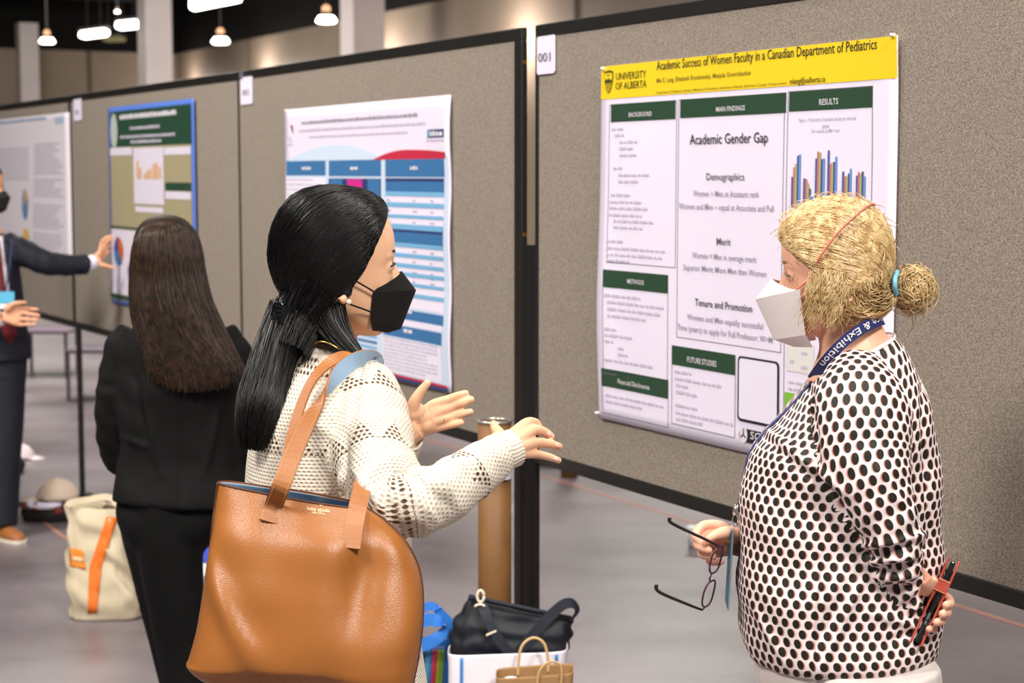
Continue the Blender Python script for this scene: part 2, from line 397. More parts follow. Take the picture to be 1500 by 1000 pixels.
# ================================================================ POSTERS
class Sheet:
    """poster paper on a plane with a slight curl; print pieces follow it"""
    def __init__(s, pl, tl, tr, bl, name, label, m, curl=None, br=None):
        s.pl = pl
        s.a0, s.h1 = pl.px(*tl); s.a1, _ = pl.px(*tr); _, s.h0 = pl.px(*bl)
        s.curl = curl or (lambda u, v: .002)
        s.sk = 0.0
        nx, ny = 36, 28; vs = []; fs = []
        for j in range(ny + 1):
            for i in range(nx + 1):
                u, v = i / nx, j / ny; vs.append(pl.pt(s.a0 + (s.a1 - s.a0) * u, s.h0 + (s.h1 - s.h0) * v, .006 + s.curl(u, v)))
        for j in range(ny):
            for i in range(nx):
                k = j * (nx + 1) + i; fs.append((k, k + 1, k + nx + 2, k + nx + 1))
        s.o = MB().add(vs, fs).build(name, m, smooth=True, fix=False); tag(s.o, label, 'poster', 'posters on the boards')
        md = s.o.modifiers.new('thickness', 'SOLIDIFY'); md.thickness = .0006; md.offset = 0
    def at(s, a, h, off):
        u = min(1, max(0, (a - s.a0) / (s.a1 - s.a0))); v = min(1, max(0, (h - s.h0) / (s.h1 - s.h0)))
        return s.pl.pt(a, h, .006 + s.curl(u, v) + off)
    def grid(s, mb, a0, a1, h0, h1, off, cell=.06):
        nx = max(1, int(abs(a1 - a0) / cell)); ny = max(1, int(abs(h1 - h0) / cell)); b = len(mb.v)
        for j in range(ny + 1):
            for i in range(nx + 1): mb.v.append(s.at(a0 + (a1 - a0) * i / nx, h0 + (h1 - h0) * j / ny, off))
        for j in range(ny):
            for i in range(nx):
                k = b + j * (nx + 1) + i; mb.f.append((k, k + 1, k + nx + 2, k + nx + 1))
    def rect(s, name, x0, y0, x1, y1, m, parent=None, off=.0015):
        a0, h1 = s.pl.px(x0, y0); a1, _ = s.pl.px(x1, y0); _, h0 = s.pl.px(x0, y1)
        mb = MB(); s.grid(mb, a0, a1, h0, h1, off); return mb.build(name, m, parent or s.o, True, False)
    def frame(s, name, x0, y0, x1, y1, m, wd=.0018, off=.0013):
        a0, h1 = s.pl.px(x0, y0); a1, _ = s.pl.px(x1, y0); _, h0 = s.pl.px(x0, y1); mb = MB()
        for (p, q, r_, t) in ((a0, a1, h1 - wd, h1), (a0, a1, h0, h0 + wd), (a0, a0 + wd, h0, h1), (a1 - wd, a1, h0, h1)): s.grid(mb, p, q, r_, t, off)
        return mb.build(name, m, s.o, True, False)
    def text(s, txt, x0, y0, x1, cap, m, parent=None, name='lettering', off=.0026, slant=0):
        V, F = text_mesh(txt); aa, h = s.pl.px(x0, y0); ab, _ = s.pl.px(x1, y0)
        mn, mx = V[:, 0].min(), V[:, 0].max(); sx = (ab - aa) / (mx - mn); sy = cap * .68 / .69
        return MB().add([s.at(aa + (v[0] - mn) * sx, h + v[1] * sy, off) for v in V], F).build(name, m, parent or s.o, fix=False)
    def words(s, mb, a0, a1, h, hh, off=.0022, wl=(.012, .04), gap=.006, bold=1):
        a = a0
        while a < a1 - .008:
            wd = min(random.uniform(*wl), a1 - a); s.grid(mb, a, a + wd, h, h + hh * random.uniform(.8, 1.1), off, .2); a += wd + gap
    def para(s, name, lines, m, hh=.0075, parent=None):
        """lines: (x0,y0,x1) pixel start, pixel end"""
        mb = MB()
        for (x0, y0, x1) in lines:
            aa, h = s.pl.px(x0, y0); ab, _ = s.pl.px(x1, y0); s.words(mb, aa, ab, h, hh * .72)
        return tag(mb.build(name, m, parent or s.o, False, False), kind='stuff')

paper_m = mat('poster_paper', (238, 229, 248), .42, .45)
grn = mat('print_dark_green', (44, 72, 52), .45, .4); yel = mat('print_yellow', (240, 208, 40), .4, .45)
wht = mat('print_white', (226, 220, 228), .5); blk = mat('print_black', (40, 38, 42), .5); gry = mat('print_grey', (158, 150, 164), .5)
dgr = mat('print_dark_grey', (100, 94, 104), .5); lgr = mat('print_light_grey', (200, 191, 208), .5); olv = mat('print_olive_grey', (128, 112, 40), .5)
fln = mat('print_line', (120, 114, 124), .5)

# ---- 1: yellow-headed poster
def curl1(u, v):
    c = .004 + .010 * math.exp(-((u) / .06) ** 2) * math.exp(-((v - .30) / .25) ** 2)
    c += .006 * math.sin(u * 5.2 + 1) ** 2 * (1 - v) * v * 4 * .5
    d = (u - .93) - (v - .84) * .4
    c += .006 * math.exp(-(d / .05) ** 2) * max(0, v - .7) * 3
    return c
S = Sheet(PL, (886.5, 98), (1324, 42), (886.5, 612), 'research_poster', 'white academic poster with yellow header on a grey board', paper_m, curl1)
def yv(x, yref, xref=886.5):   # a row that is level in the place: pixel y at column x
    return HOR + (yref - HOR) * (x + 613) / (xref + 613)
s = S
hb = s.rect('header_band', 886.5, 98, 1322.3, 146, yel)
s.text('Academic Success of Women Faculty in a Canadian Department of Pediatrics', 968, 103, 1292, .0315, blk, hb, 'title_lettering')
s.text('Mia E. Lang, Elizabeth Rosolowsky, Manjula Gowrishankar', 968, 121.5, 1107, .016, olv, hb, 'authors_lettering')
s.text('mlang@ualberta.ca', 1164, 123.5, 1216, .018, mat('print_ink_brown', (70, 60, 20), .5), hb, 'email_lettering')
s.text('Department of Pediatrics, Faculty of Medicine & Dentistry, University of Alberta, Edmonton, Canada. Contact author:', 968, 137.5, 1160, .0085, olv, hb, 'affiliation_lettering')
s.text('UNIVERSITY', 908.5, 117.5, 953, .026, mat('print_ink_green', (58, 62, 28), .5), hb, 'crest_lettering')
s.text('OF ALBERTA', 908, 131.5, 953.5, .026, mat('print_ink_green', (58, 62, 28), .5), hb, 'crest_lettering')
def shield(x, y, wpx, hpx, m, scale=1, off=.003, top=1, bot=0):
    ca, chh = s.pl.px(x, y); e, _ = s.pl.px(x + wpx, y); hw = (e - ca) / 2 * scale; _, hb_ = s.pl.px(x, y + hpx); hh = (chh - hb_) / 2 * scale
    pr = [(0, -1), (.35, -.82), (.7, -.45), (.95, .1), (1, .55), (.97, .86), (.6, .93), (0, 1)]
    pr = [p for p in pr]; pts = pr + [(-p[0], p[1]) for p in reversed(pr[1:-1])]
    return [s.at(ca + p[0] * hw, chh + p[1] * hh, off) for p in pts], (ca, chh, hw, hh)
ig = mat('print_ink_green', (58, 62, 28), .5)
pts, (ca, chh, hw, hh) = shield(898, 120, 13, 34, ig); cr_ = MB().add(pts, [tuple(range(len(pts)))]).build('crest', ig, hb, fix=False)
pts, _ = shield(898, 120, 13, 34, yel, .86, .0036); MB().add(pts, [tuple(range(len(pts)))]).build('crest_field', yel, hb, fix=False)
mb = MB()   # mountains, wheat lines, open book of the crest
mb.add([s.at(ca + x * hw, chh + y * hh, .0042) for x, y in ((-.8, .05), (-.45, .3), (-.2, .12), (.05, .38), (.35, .12), (.6, .25), (.8, .05), (.7, -.1), (-.7, -.1))], [tuple(range(9))])
for k in range(4):
    y0 = -.22 - k * .15; wv = .62 - k * .13
    mb.add([s.at(ca + x * hw, chh + y * hh, .0042) for x, y in ((-wv, y0), (wv, y0), (wv, y0 + .07), (-wv, y0 + .07))], [(0, 1, 2, 3)])
mb.add([s.at(ca + x * hw, chh + y * hh, .0042) for x, y in ((-.4, .55), (0, .5), (.4, .55), (.4, .62), (0, .57), (-.4, .62))], [tuple(range(6))])
mb.add([s.at(ca + x * hw, chh + y * hh, .0042) for x, y in ((-.9, .76), (.9, .76), (.9, .82), (-.9, .82))], [(0, 1, 2, 3)])
mb.build('crest_emblem', ig, hb, fix=False)
# column frames and headings
def heading(txt, x0, y0, x1, y1, tx0, ty, tx1, cap):
    h = s.rect('section_heading', x0, y0, x1, y1, grn); s.text(txt, tx0, ty, tx1, cap, wht, h, 'heading_lettering'); return h
s.frame('column_frame', 898.5, 154, 997.5, 384, fln); heading('BACKGROUND', 901, 153, 995.5, 179, 928, 171.5, 961.5, .0165)
s.frame('column_frame', 1000, 146, 1156.5, 494, fln); heading('MAIN FINDINGS', 1002.5, 146, 1158.5, 173, 1055.5, 163.8, 1098, .0165)
s.frame('column_frame', 1161, 134, 1286.5, 690, fln); heading('RESULTS', 1163, 135, 1286.5, 163.5, 1207.5, 154, 1235, .0185)
s.frame('column_frame', 893, 395, 985, 546, fln); heading('METHODS', 893, 394, 985, 419.5, 926.5, 414.5, 950.5, .0165)
s.frame('column_frame', 889.5, 540, 985, 604, fln); heading('Financial Disclosures', 889.5, 538, 985, 564, 912, 561, 958, .018)
s.frame('column_frame', 990, 505, 1084, 620, fln); heading('FUTURE STUDIES', 990.5, 505, 1083, 533, 1013, 529.5, 1056, .0195)
T = s.text
T('Academic Gender Gap', 1016.5, 211.5, 1132, .0345, blk)
T('Demographics', 1041, 263.5, 1097, .024, dgr)
T('Women > Men at Assistant rank', 1021.5, 287, 1119, .0205, gry)
T('Women and Men ~ equal at Associate and Full', 1001, 305.5, 1141, .0205, gry)
T('Merit', 1056, 358, 1077, .024, dgr)
T('Women = Men in average merit', 1020, 377, 1115, .0205, gry)
T('Superior Merit: More Men than Women', 1007, 394.5, 1130, .0205, gry)
T('Tenure and Promotion', 1024, 447, 1109, .025, blk)
T('Women and Men equally successful', 1012.5, 467, 1125, .0205, gry)
T('Time (years) to apply for Full Professor: W>M', 998.5, 482, 1139, .0205, gry)
s.para('small_print', [(902, 191, 922), (907, 200, 920), (914, 210, 940), (914, 219.5, 937), (914, 229, 943), (905, 248, 918), (913, 258, 961), (913, 267.5, 943), (902, 287, 933), (900, 297, 947), (900, 306, 955), (900, 316, 947), (906, 325, 966), (906, 334, 947), (897, 354, 919), (897, 364, 983), (897, 373.5, 976), (897, 382, 929)], lgr, .0085)
s.para('small_print', [(895, 433, 945), (899, 443, 980), (899, 453, 973), (899, 463, 952), (895, 482, 910), (895, 491, 932), (895, 500, 906), (912, 511, 920), (912, 520, 925), (894, 527, 966)], lgr, .0085)
s.para('small_print', [(894, 579, 982), (894, 588, 946)], lgr, .0085)
s.para('small_print', [(994, 545, 1018), (994, 555, 1062), (996, 565, 1018), (996, 575, 1030), (995, 594, 1027), (995, 605, 1082), (996, 614, 1034)], lgr, .009)
T('Figure 1. Proportion of pediatric faculty by rank and', 1178, 178.5, 1261, .011, gry); T('gender', 1212, 187, 1222, .011, gry); T('(N = women and M = men)', 1196, 194.5, 1237, .011, gry)
# bar chart
cols5 = [mat('bar_blue_dark', (74, 92, 160), .5), mat('bar_red', (196, 110, 110), .5), mat('bar_olive', (168, 176, 120), .5), mat('bar_violet', (84, 84, 130), .5), mat('bar_blue', (104, 150, 214), .5)]
bars = [(1167, [259, 245, 240, 228, 226]), (1184.5, [261, 262, 268, 276, 286]), (1202, [232, 222, 223, 233, 232]), (1220, [220, 240, 238, 237, 229]), (1241, [251, 258, 258, 254, 247]), (1261, [257, 252, 254, 251, 258])]
base = 303
for k, m_ in enumerate(cols5):
    mb = MB()
    for x, tops in bars:
        xa = x + k * 2.75; a_, h_ = s.pl.px(xa, tops[k]); b_, _ = s.pl.px(xa + 2.75, tops[k]); _, g_ = s.pl.px(xa, base); s.grid(mb, a_, b_, g_, h_, .002, .3)
    tag(mb.build('chart_bars', m_, s.o, False, False), kind='stuff')
s.para('chart_axis_print', [(1164, 206, 1167), (1164, 222, 1167), (1164, 240, 1167), (1164, 258, 1167), (1164, 275, 1167), (1164, 292, 1167), (1166, 311, 1180), (1184, 311, 1196), (1203, 311, 1216), (1262, 311, 1274)], lgr, .006)
# table beside the woman's shoulder, green patch, framed white square with black label
s.rect('table_shade', 1160, 500, 1200, 542, mat('print_cream', (226, 222, 220), .5)); s.para('small_print', [(1165, 530, 1172), (1181, 518, 1190), (1181, 539, 1190), (1162, 560, 1196), (1162, 570, 1196)], lgr, .008)
s.rect('green_patch', 1156, 573, 1186, 596, mat('print_lime', (132, 186, 62), .5))
def rrect(x0, y0, x1, y1, m, name, rad, off, parent=None):
    a0, h1 = s.pl.px(x0, y0); a1, _ = s.pl.px(x1, y0); _, h0 = s.pl.px(x0, y1); pts = []
    for (cx, cy, st) in ((a1 - rad, h1 - rad, 0), (a0 + rad, h1 - rad, 90), (a0 + rad, h0 + rad, 180), (a1 - rad, h0 + rad, 270)):
        for q in range(5):
            t = math.radians(st + q * 22.5); pts.append(s.at(cx + rad * math.cos(t), cy + rad * math.sin(t), off))
    return MB().add(pts, [tuple(range(len(pts)))]).build(name, m, parent or s.o, fix=False)
q = rrect(1087.5, 520, 1149, 615, blk, 'code_frame', .012, .0022); rrect(1090, 523.5, 1146.5, 611.5, mat('print_paper', (236, 228, 246), .5), 'code_field', .009, .003, q)
q = rrect(1089, 625, 1149, 645, blk, 'code_label', .018, .0022); T('SCAN', 1106, 642, 1140, .026, wht, q, 'label_lettering', .003)
ca, chh = s.pl.px(1096, 635.5); mb = MB(); mb.add([s.at(ca + .015 * math.cos(t * .3927), chh + .02 * math.sin(t * .3927), .003) for t in range(16)], [tuple(range(16))]); mb.build('label_icon', wht, q, fix=False)
mb = MB()
for t in (90, 210, 330):
    d = (math.cos(math.radians(t)), math.sin(math.radians(t))); n_ = (-d[1] * .0018, d[0] * .0018)
    mb.add([s.at(ca + n_[0], chh + n_[1], .0036), s.at(ca - n_[0], chh - n_[1], .0036), s.at(ca + d[0] * .011 - n_[0], chh + d[1] * .014 - n_[1], .0036), s.at(ca + d[0] * .011 + n_[0], chh + d[1] * .014 + n_[1], .0036)], [(0, 1, 2, 3)])
mb.build('icon_mark', blk, q, fix=False)
pin_m = mat('clear_pin', (236, 230, 226), .2, .6)
def pin(pl, x, y, lab, off=.016):
    a, h = pl.px(x, y); c = pl.pt(a, h, off)
    o = MB().tube([c - pl.n * .012, c - pl.n * .004, c - pl.n * .001, c + pl.n * .003], [.001, .0045, .003, .0045], 10).build('push_pin', pin_m, None, True); tag(o, lab, 'push pin', 'push pins')
pin(PL, 890, 101, 'clear push pin at the crest corner of the yellow header'); pin(PL, 1318, 52, 'clear push pin at the far corner of the yellow header', .02); pin(PL, 883, 604, 'clear push pin at the foot of the poster with yellow header', .02)

# ---- 2: white and blue poster
def curl2(u, v): return .004 + .012 * (1 - v) ** 2 * (.5 + .5 * math.sin(u * 4)) + .006 * math.exp(-((u - 1) / .08) ** 2) * math.sin(v * 9) ** 2
s = Sheet(PL, (421, 161), (665, 145), (421, 514), 'research_poster', 'white poster with blue headings and a red swoosh', mat('poster_paper_soft', (236, 226, 244), .4, .45), curl2); S2 = s
sky = mat('print_pale_blue', (206, 220, 240), .5); blu = mat('print_blue', (62, 116, 168), .45); nav = mat('print_navy', (48, 62, 112), .5); cy = mat('print_sky_blue', (120, 178, 218), .5); red = mat('print_red', (196, 46, 72), .45); mag = mat('print_magenta', (206, 44, 140), .5)
ppr = mat('print_paper', (236, 228, 246), .5)
s.rect('pale_backing', 423, 232, 663, 507, sky, off=.001)
mb = MB()   # pale arc and red swoosh
def arc(mb, x0, x1, ytop, ybase, off, skew=.5):
    n = 18; vs = []
    a0_, _ = s.pl.px(x0, ybase); a1_, _ = s.pl.px(x1, ybase)
    for i in range(n + 1):
        t = i / n; x = x0 + (x1 - x0) * t; yb = yv(x, ybase, x0); h_b = s.pl.px(x, yb)[1]; hgt = (1 - ((t - skew) / (skew if t < skew else 1 - skew)) ** 2)
        h_t = h_b + hgt * (s.pl.px(x0, ytop)[1] - s.pl.px(x0, ybase)[1]); a_ = s.pl.px(x, yb)[0]; vs += [s.at(a_, h_b, off), s.at(a_, h_t + .0005, off)]
    mb.add(vs, [(2 * i, 2 * i + 2, 2 * i + 3, 2 * i + 1) for i in range(n)])
arc(mb, 424, 566, 215, 236, .0016); mb.build('pale_arc', sky, s.o, fix=False)
mb = MB(); arc(mb, 551, 700, 221, 234, .0018, .32); 
mb.f = mb.f[:13]; mb.build('red_swoosh', red, s.o, fix=False)
s.para('title_print', [(446, 182, 618)], gry, .014); s.para('authors_print', [(442, 193, 628)], lgr, .011); s.para('affiliation_print', [(457, 202, 602)], lgr, .009)
lg = s.rect('logo_block', 631, 190, 657, 202, nav); s.para('logo_print', [(635, 199.5, 655)], wht, .02, lg); s.rect('logo_mark', 631, 190.5, 634, 201, cy, lg, .003); s.para('logo_print', [(630, 207, 657)], lgr, .006)
ca, chh = s.pl.px(432, 191); MB().add([s.at(ca + x, chh + y, .003) for x, y in ((-.012, .016), (.004, .02), (.016, -.012), (.006, -.006))], [(0, 1, 2, 3)]).build('corner_mark', blk, s.o, fix=False)
MB().add([s.at(ca + x, chh + y, .0036) for x, y in ((-.014, .018), (-.002, .022), (.0, .004))], [(0, 1, 2)]).build('corner_mark', red, s.o, fix=False); s.para('logo_print', [(424, 203, 431), (428, 208, 434), (424, 213, 434)], lgr, .008)
def head2(x0, y0, x1, y1, t0, t1, ty):
    h = s.rect('section_heading', x0, y0, x1, y1, blu); s.para('heading_print', [(t0, ty, t1)], wht, .015, h)
head2(423.5, 234, 481.5, 257, 447, 460, 248.5); head2(486, 233, 563, 258, 518, 529, 248.5); head2(569, 231, 656.5, 259, 606, 617, 248.5)
s.rect('text_field', 423.5, 260, 481.5, 480, ppr); s.para('small_print', [(425, 264 + k * 7.2, 425 + random.choice((55, 50, 38, 53, 20))) for k in range(28)], lgr, .009)
nb = s.rect('diagram_field', 486, 261, 563, 420, nav); s.rect('diagram_box', 489, 262, 507, 287, blu, nb, .003); s.rect('diagram_box', 514, 262, 536, 292, mag, nb, .003); s.rect('diagram_box', 544, 262, 562, 300, blu, nb, .003)
s.para('diagram_print', [(491, 279, 505), (516, 278, 534), (518, 287, 533), (546, 278, 560), (546, 286, 560), (547, 294, 559), (496, 270, 500), (522, 270, 527), (550, 270, 554)], cy, .008, nb)
tb = s.rect('table_field', 570, 261, 656, 445, ppr)
for k, (y0, y1, m_) in enumerate(((261, 266, nav), (266, 281, blu), (281, 287.5, cy), (297, 304, cy), (315, 320, cy), (329, 337, cy), (337, 341, nav), (341, 357, blu), (357, 363, cy), (372, 378, cy), (387, 393, cy), (400, 406, cy), (415, 420, cy), (430, 436, cy))):
    f0 = yv(570, y0, 613); f1 = yv(570, y1, 613); s.rect('table_band', 570, f0, 656, f1, m_, tb, .003)
s.para('table_print', [(573, 266, 640), (592 + 7, 278, 616), (624, 277, 640), (600, 285, 617), (625, 284, 641), (590, 340.5, 632), (598, 352, 614), (621, 352, 634)], wht, .008, tb)
s.para('table_print', [(x, yv(x, y, 613), x + 6) for y in (287, 295, 304, 311, 320, 327, 336, 363, 370, 378, 385, 393, 400, 407, 414) for x in (572, 610, 636)], gry, .006, tb)
head2(569, 448, 656, 462, 602, 612, 458); head2(568, 472, 654, 489, 598, 610, 486); s.rect('text_field', 569, 463, 655, 471, ppr); s.rect('text_field', 568, 491, 653, 540, ppr)
s.para('small_print', [(570, 494 + k * 5.3, 570 + random.choice((78, 70, 80, 62))) for k in range(9)], lgr, .008)
for k in range(6): s.rect('table_band', 531, 486 + k * 8, 560, 489.5 + k * 8, cy if k % 2 == 0 else blu, off=.002)
s.rect('foot_band', 423, 507, 660, 510, red, off=.0024); s.rect('foot_band', 423, 510, 662, 514, nav, off=.0024)
pin(PL, 424, 162, 'clear push pin at the corner of the white and blue poster')

# ---- 3: green-headed poster with blue edge
s = Sheet(PL3, (161, 158), (289, 149), (161, 442), 'research_poster', 'portrait poster with green header and bright blue edge', mat('print_edge_blue', (86, 122, 206), .45), lambda u, v: .004 + .02 * max(0, u - .9) * 10 * .3); S3 = s
khk = mat('print_khaki', (164, 154, 122), .55)
def yv3(x, y, xr): return HOR + (y - HOR) * (x + 715) / (xr + 715)
gh = s.rect('green_field', 165, 164, 285, 216, mat('print_forest_green', (36, 70, 52), .5)); s.rect('khaki_field', 165, 216, 285, 436, khk)
s.para('title_print', [(179, 175, 262)], wht, .028, gh); s.para('authors_print', [(194, 190, 238), (180, 203, 260), (195, 210, 240)], lgr, .018, gh)
ca, chh = s.pl.px(171, 192); MB().add([s.at(ca + .055 * math.cos(t * .3927), chh + .085 * math.sin(t * .3927), .004) for t in range(16)], [tuple(range(16))]).build('seal', mat('print_pale_green', (180, 190, 182), .5), gh, fix=False)
pp3 = mat('print_paper_lilac', (222, 214, 230), .5)
s.rect('white_strip', 165, 217, 197, 228, pp3, off=.003); s.rect('white_strip', 244, 216, 285, 227, pp3, off=.003); ch = s.rect('chart_field', 199, 217, 243, 298, pp3, off=.003)
ob = MB(); orange = mat('bar_orange', (222, 170, 110), .5)
for x, y in ((204, 236), (208, 246), (215, 254), (219, 250), (223, 247), (228, 240), (232, 238), (237, 244)):
    a_, h_ = s.pl.px(x, y); b_, _ = s.pl.px(x + 3, y); g_ = s.pl.px(x, yv3(x, 262, 220))[1]; s.grid(ob, a_, b_, g_, h_, .0045, .5)
tag(ob.build('chart_bars', orange, ch, fix=False), kind='stuff'); s.para('chart_print', [(204, 271, 238), (206, 280, 236), (210, 224, 232)], lgr, .01, ch)
s.rect('white_strip', 202, 302, 243, 310, pp3, off=.003); s.rect('green_strip', 246, 267, 285, 279, mat('print_forest_green', (36, 70, 52), .5), off=.003); s.rect('white_strip', 246, 280, 285, 291, pp3, off=.003)
s.para('strip_print', [(178, 226, 185), (259, 225, 268), (259, 288, 272), (218, 308, 226)], dgr, .016)
s.rect('green_strip', 165, 330, 285, 333, mat('print_forest_green', (36, 70, 52), .5), off=.003); pf = s.rect('pie_field', 167, 335, 285, 428, pp3, off=.003); s.rect('green_strip', 166, 429, 285, 435, mat('print_forest_green', (36, 70, 52), .5), off=.003)
def pie(x, y, rx, ry, cuts, parent, sh=None):
    sh = sh or s; ca, chh = sh.pl.px(x, y); e = sh.pl.px(x + rx, y)[0] - ca; f = chh - sh.pl.px(x, y + ry)[1]
    for (t0, t1, m_) in cuts:
        pts = [sh.at(ca, chh, .005)] + [sh.at(ca + e * math.sin(math.radians(t)), chh + f * math.cos(math.radians(t)), .005) for t in np.linspace(t0, t1, 14)]
        MB().add(pts, [tuple(range(len(pts)))]).build('pie_slice', m_, parent, fix=False)
por = mat('pie_orange', (208, 110, 56), .5); pbl = mat('pie_blue', (74, 128, 180), .5); pvi = mat('pie_violet', (90, 70, 140), .5); pam = mat('pie_amber', (222, 176, 90), .5); psl = mat('pie_slate', (120, 134, 170), .5)
pie(178, 368, 7, 21, ((0, 130, por), (130, 270, pbl), (270, 360, pvi)), pf); pie(203, 400, 12, 22, ((0, 360, pvi),), pf)
s.para('pie_print', [(172, 394, 183), (172, 401, 180)], lgr, .01, pf)
# ---- 4: end poster behind the man
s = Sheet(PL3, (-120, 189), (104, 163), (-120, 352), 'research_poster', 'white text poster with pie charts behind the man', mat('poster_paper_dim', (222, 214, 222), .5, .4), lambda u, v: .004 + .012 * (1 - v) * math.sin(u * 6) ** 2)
s.para('title_print', [(-80, 190, 72)], mat('print_soft_blue', (140, 166, 200), .5), .02); s.rect('logo_block', 83, 172, 96, 182, mat('print_faint_blue', (168, 186, 208), .5))
s.para('small_print', [(54, 213 + k * 4.6, 54 + random.choice((40, 42, 36, 30))) for k in range(38) if k not in (10, 17, 18, 27)], lgr, .012)
s.para('small_print', [(-40, 222 + k * 5, 46) for k in range(9)], lgr, .012)
pie(42, 299, 4.2, 22, ((0, 60, pam), (60, 150, psl), (150, 250, pbl), (250, 360, psl)), s.o, s); pie(44, 356, 5, 22, ((0, 180, pam), (180, 300, psl), (300, 360, pam)), s.o, s)
# ================================================================ BODY TOOLS
class Loft:
    """grid of rings (m, n, 3); column 0 is the seam on the side away from the camera"""
    def __init__(s, rings): s.r = np.array(rings, float)
    def mb(s, into=None, cap=True):
        mb = into or MB(); mb.rings([[Vector(p) for p in ring] for ring in s.r], True, cap); return mb
    def uv(s, voff=0, uoff=0):
        m, n, _ = s.r.shape; R = np.concatenate([s.r, s.r[:, :1]], 1)
        seg = np.linalg.norm(np.diff(R, axis=1), axis=2); u = np.concatenate([np.zeros((m, 1)), np.cumsum(seg, 1)], 1); u -= u[:, n // 2][:, None]
        mid = s.r[:, n // 2]; d = np.linalg.norm(np.diff(s.r.mean(1), axis=0), axis=1); v = np.concatenate([[0], np.cumsum(d)]) + voff
        UV = np.stack([u + uoff, np.repeat(v[:, None], n + 1, 1)], 2)
        return R, UV
    def wrinkle(s, amp, su, sv, seed=0, fold=0, fper=.05, env=None):
        m, n, _ = s.r.shape; c = s.r.mean(1, keepdims=True)
        L = np.concatenate([[0], np.cumsum(np.linalg.norm(np.diff(c[:, 0], axis=0), axis=1))])
        for i in range(m):
            e = 1 if env is None else env(i / (m - 1))
            for j in range(n):
                th = 2 * math.pi * j / n
                q = mnoise.noise(Vector((math.cos(th) * su, math.sin(th) * su, L[i] * sv + seed * 7.3)))
                q2 = mnoise.noise(Vector((math.cos(th) * su * 2.3, math.sin(th) * su * 2.3, L[i] * sv * 2 + seed * 3.1 + 40))) * .45
                a = amp * e * (q + q2)
                if fold: a += fold * e * math.sin(L[i] / fper * 2 * math.pi + 2.2 * math.cos(th + seed) + 3 * q)
                d = s.r[i, j] - c[i, 0]; ln = np.linalg.norm(d) or 1; s.r[i, j] += d / ln * a
        return s
def body_rings(keys, n=44, k=6, p=2.25, yaw=0):
    """keys: (xl, yl, xr, yr, z, half_depth[, dz]) - left / right outline pixels at depth z"""
    A = cr(keys, k); out = []
    for (xl, yl, xr, yr, z, hd, *rest) in A:
        l, r = P(xl, yl, z), P(xr, yr, z); c = (l + r) / 2; a = (r - l) / 2; b = Vector((-math.sin(yaw), math.cos(yaw), 0)) * hd
        ring = []
        for j in range(n):
            th = 2 * math.pi * j / n + math.pi / 2; ct, st = math.cos(th), math.sin(th)
            ring.append(c + a * (math.copysign(abs(ct) ** (2 / p), ct)) + b * (math.copysign(abs(st) ** (2 / p), st)))
        out.append(ring)
    return Loft(out)
def limb(keys, n=24, k=6, flat=1.0, ref=None):
    """keys: (px, py, z, r[, r2]) tube along pixel / depth points; r2 = radius across the view plane"""
    keys = [tuple(q) + (q[3],) if len(q) == 4 else tuple(q) for q in keys]
    A = cr(keys, k); path = [P(q[0], q[1], q[2]) for q in A]
    mb = MB(); mb.tube(path, [(q[4], q[3]) for q in A], n, ref=ref if ref is not None else FWD)
    m = len(path); return Loft(np.array([list(v) for v in mb.v]).reshape(m, n, 3))
def wlimb(pts, n=20, k=6, ref=FWD):
    """pts: (Vector, r)"""
    A = cr([tuple(p) + ((r, r) if not isinstance(r, tuple) else r) for p, r in pts], k)
    mb = MB(); mb.tube([Vector(q[:3]) for q in A], [(q[4], q[3]) for q in A], n, ref=ref)
    return Loft(np.array([list(v) for v in mb.v]).reshape(len(A), n, 3))
def voxel(mb, size, it=3, fac=.5, name='tmp'):
    me = mb.mesh('tmp'); o = bpy.data.objects.new('tmp', me); COL.objects.link(o)
    md = o.modifiers.new('r', 'REMESH'); md.mode = 'VOXEL'; md.voxel_size = size; md.adaptivity = 0
    if it:
        sm = o.modifiers.new('s', 'SMOOTH'); sm.iterations = it; sm.factor = fac
    dg = bpy.context.evaluated_depsgraph_get(); dg.update()
    out = bpy.data.meshes.new_from_object(o.evaluated_get(dg)); out.name = name
    bpy.data.objects.remove(o); bpy.data.meshes.remove(me)
    out.materials.clear()
    out.polygons.foreach_set('use_smooth', [True] * len(out.polygons)); return out
def mesh_arrays(me):
    V = np.empty(len(me.vertices) * 3); me.vertices.foreach_get('co', V); V = V.reshape(-1, 3)
    return V, [tuple(p.vertices) for p in me.polygons]
def merge_meshes(name, meshes):
    """several meshes as one mesh (material slots kept in order)"""
    bm = bmesh.new(); 
    for i, (me, mi) in enumerate(meshes):
        n0 = len(bm.faces); bm.from_mesh(me); bm.faces.ensure_lookup_table()
        for f in bm.faces[n0:]: f.material_index = mi; f.smooth = True
    out = bpy.data.meshes.new(name); bm.to_mesh(out); bm.free(); return out
from mathutils.geometry import barycentric_transform as bary
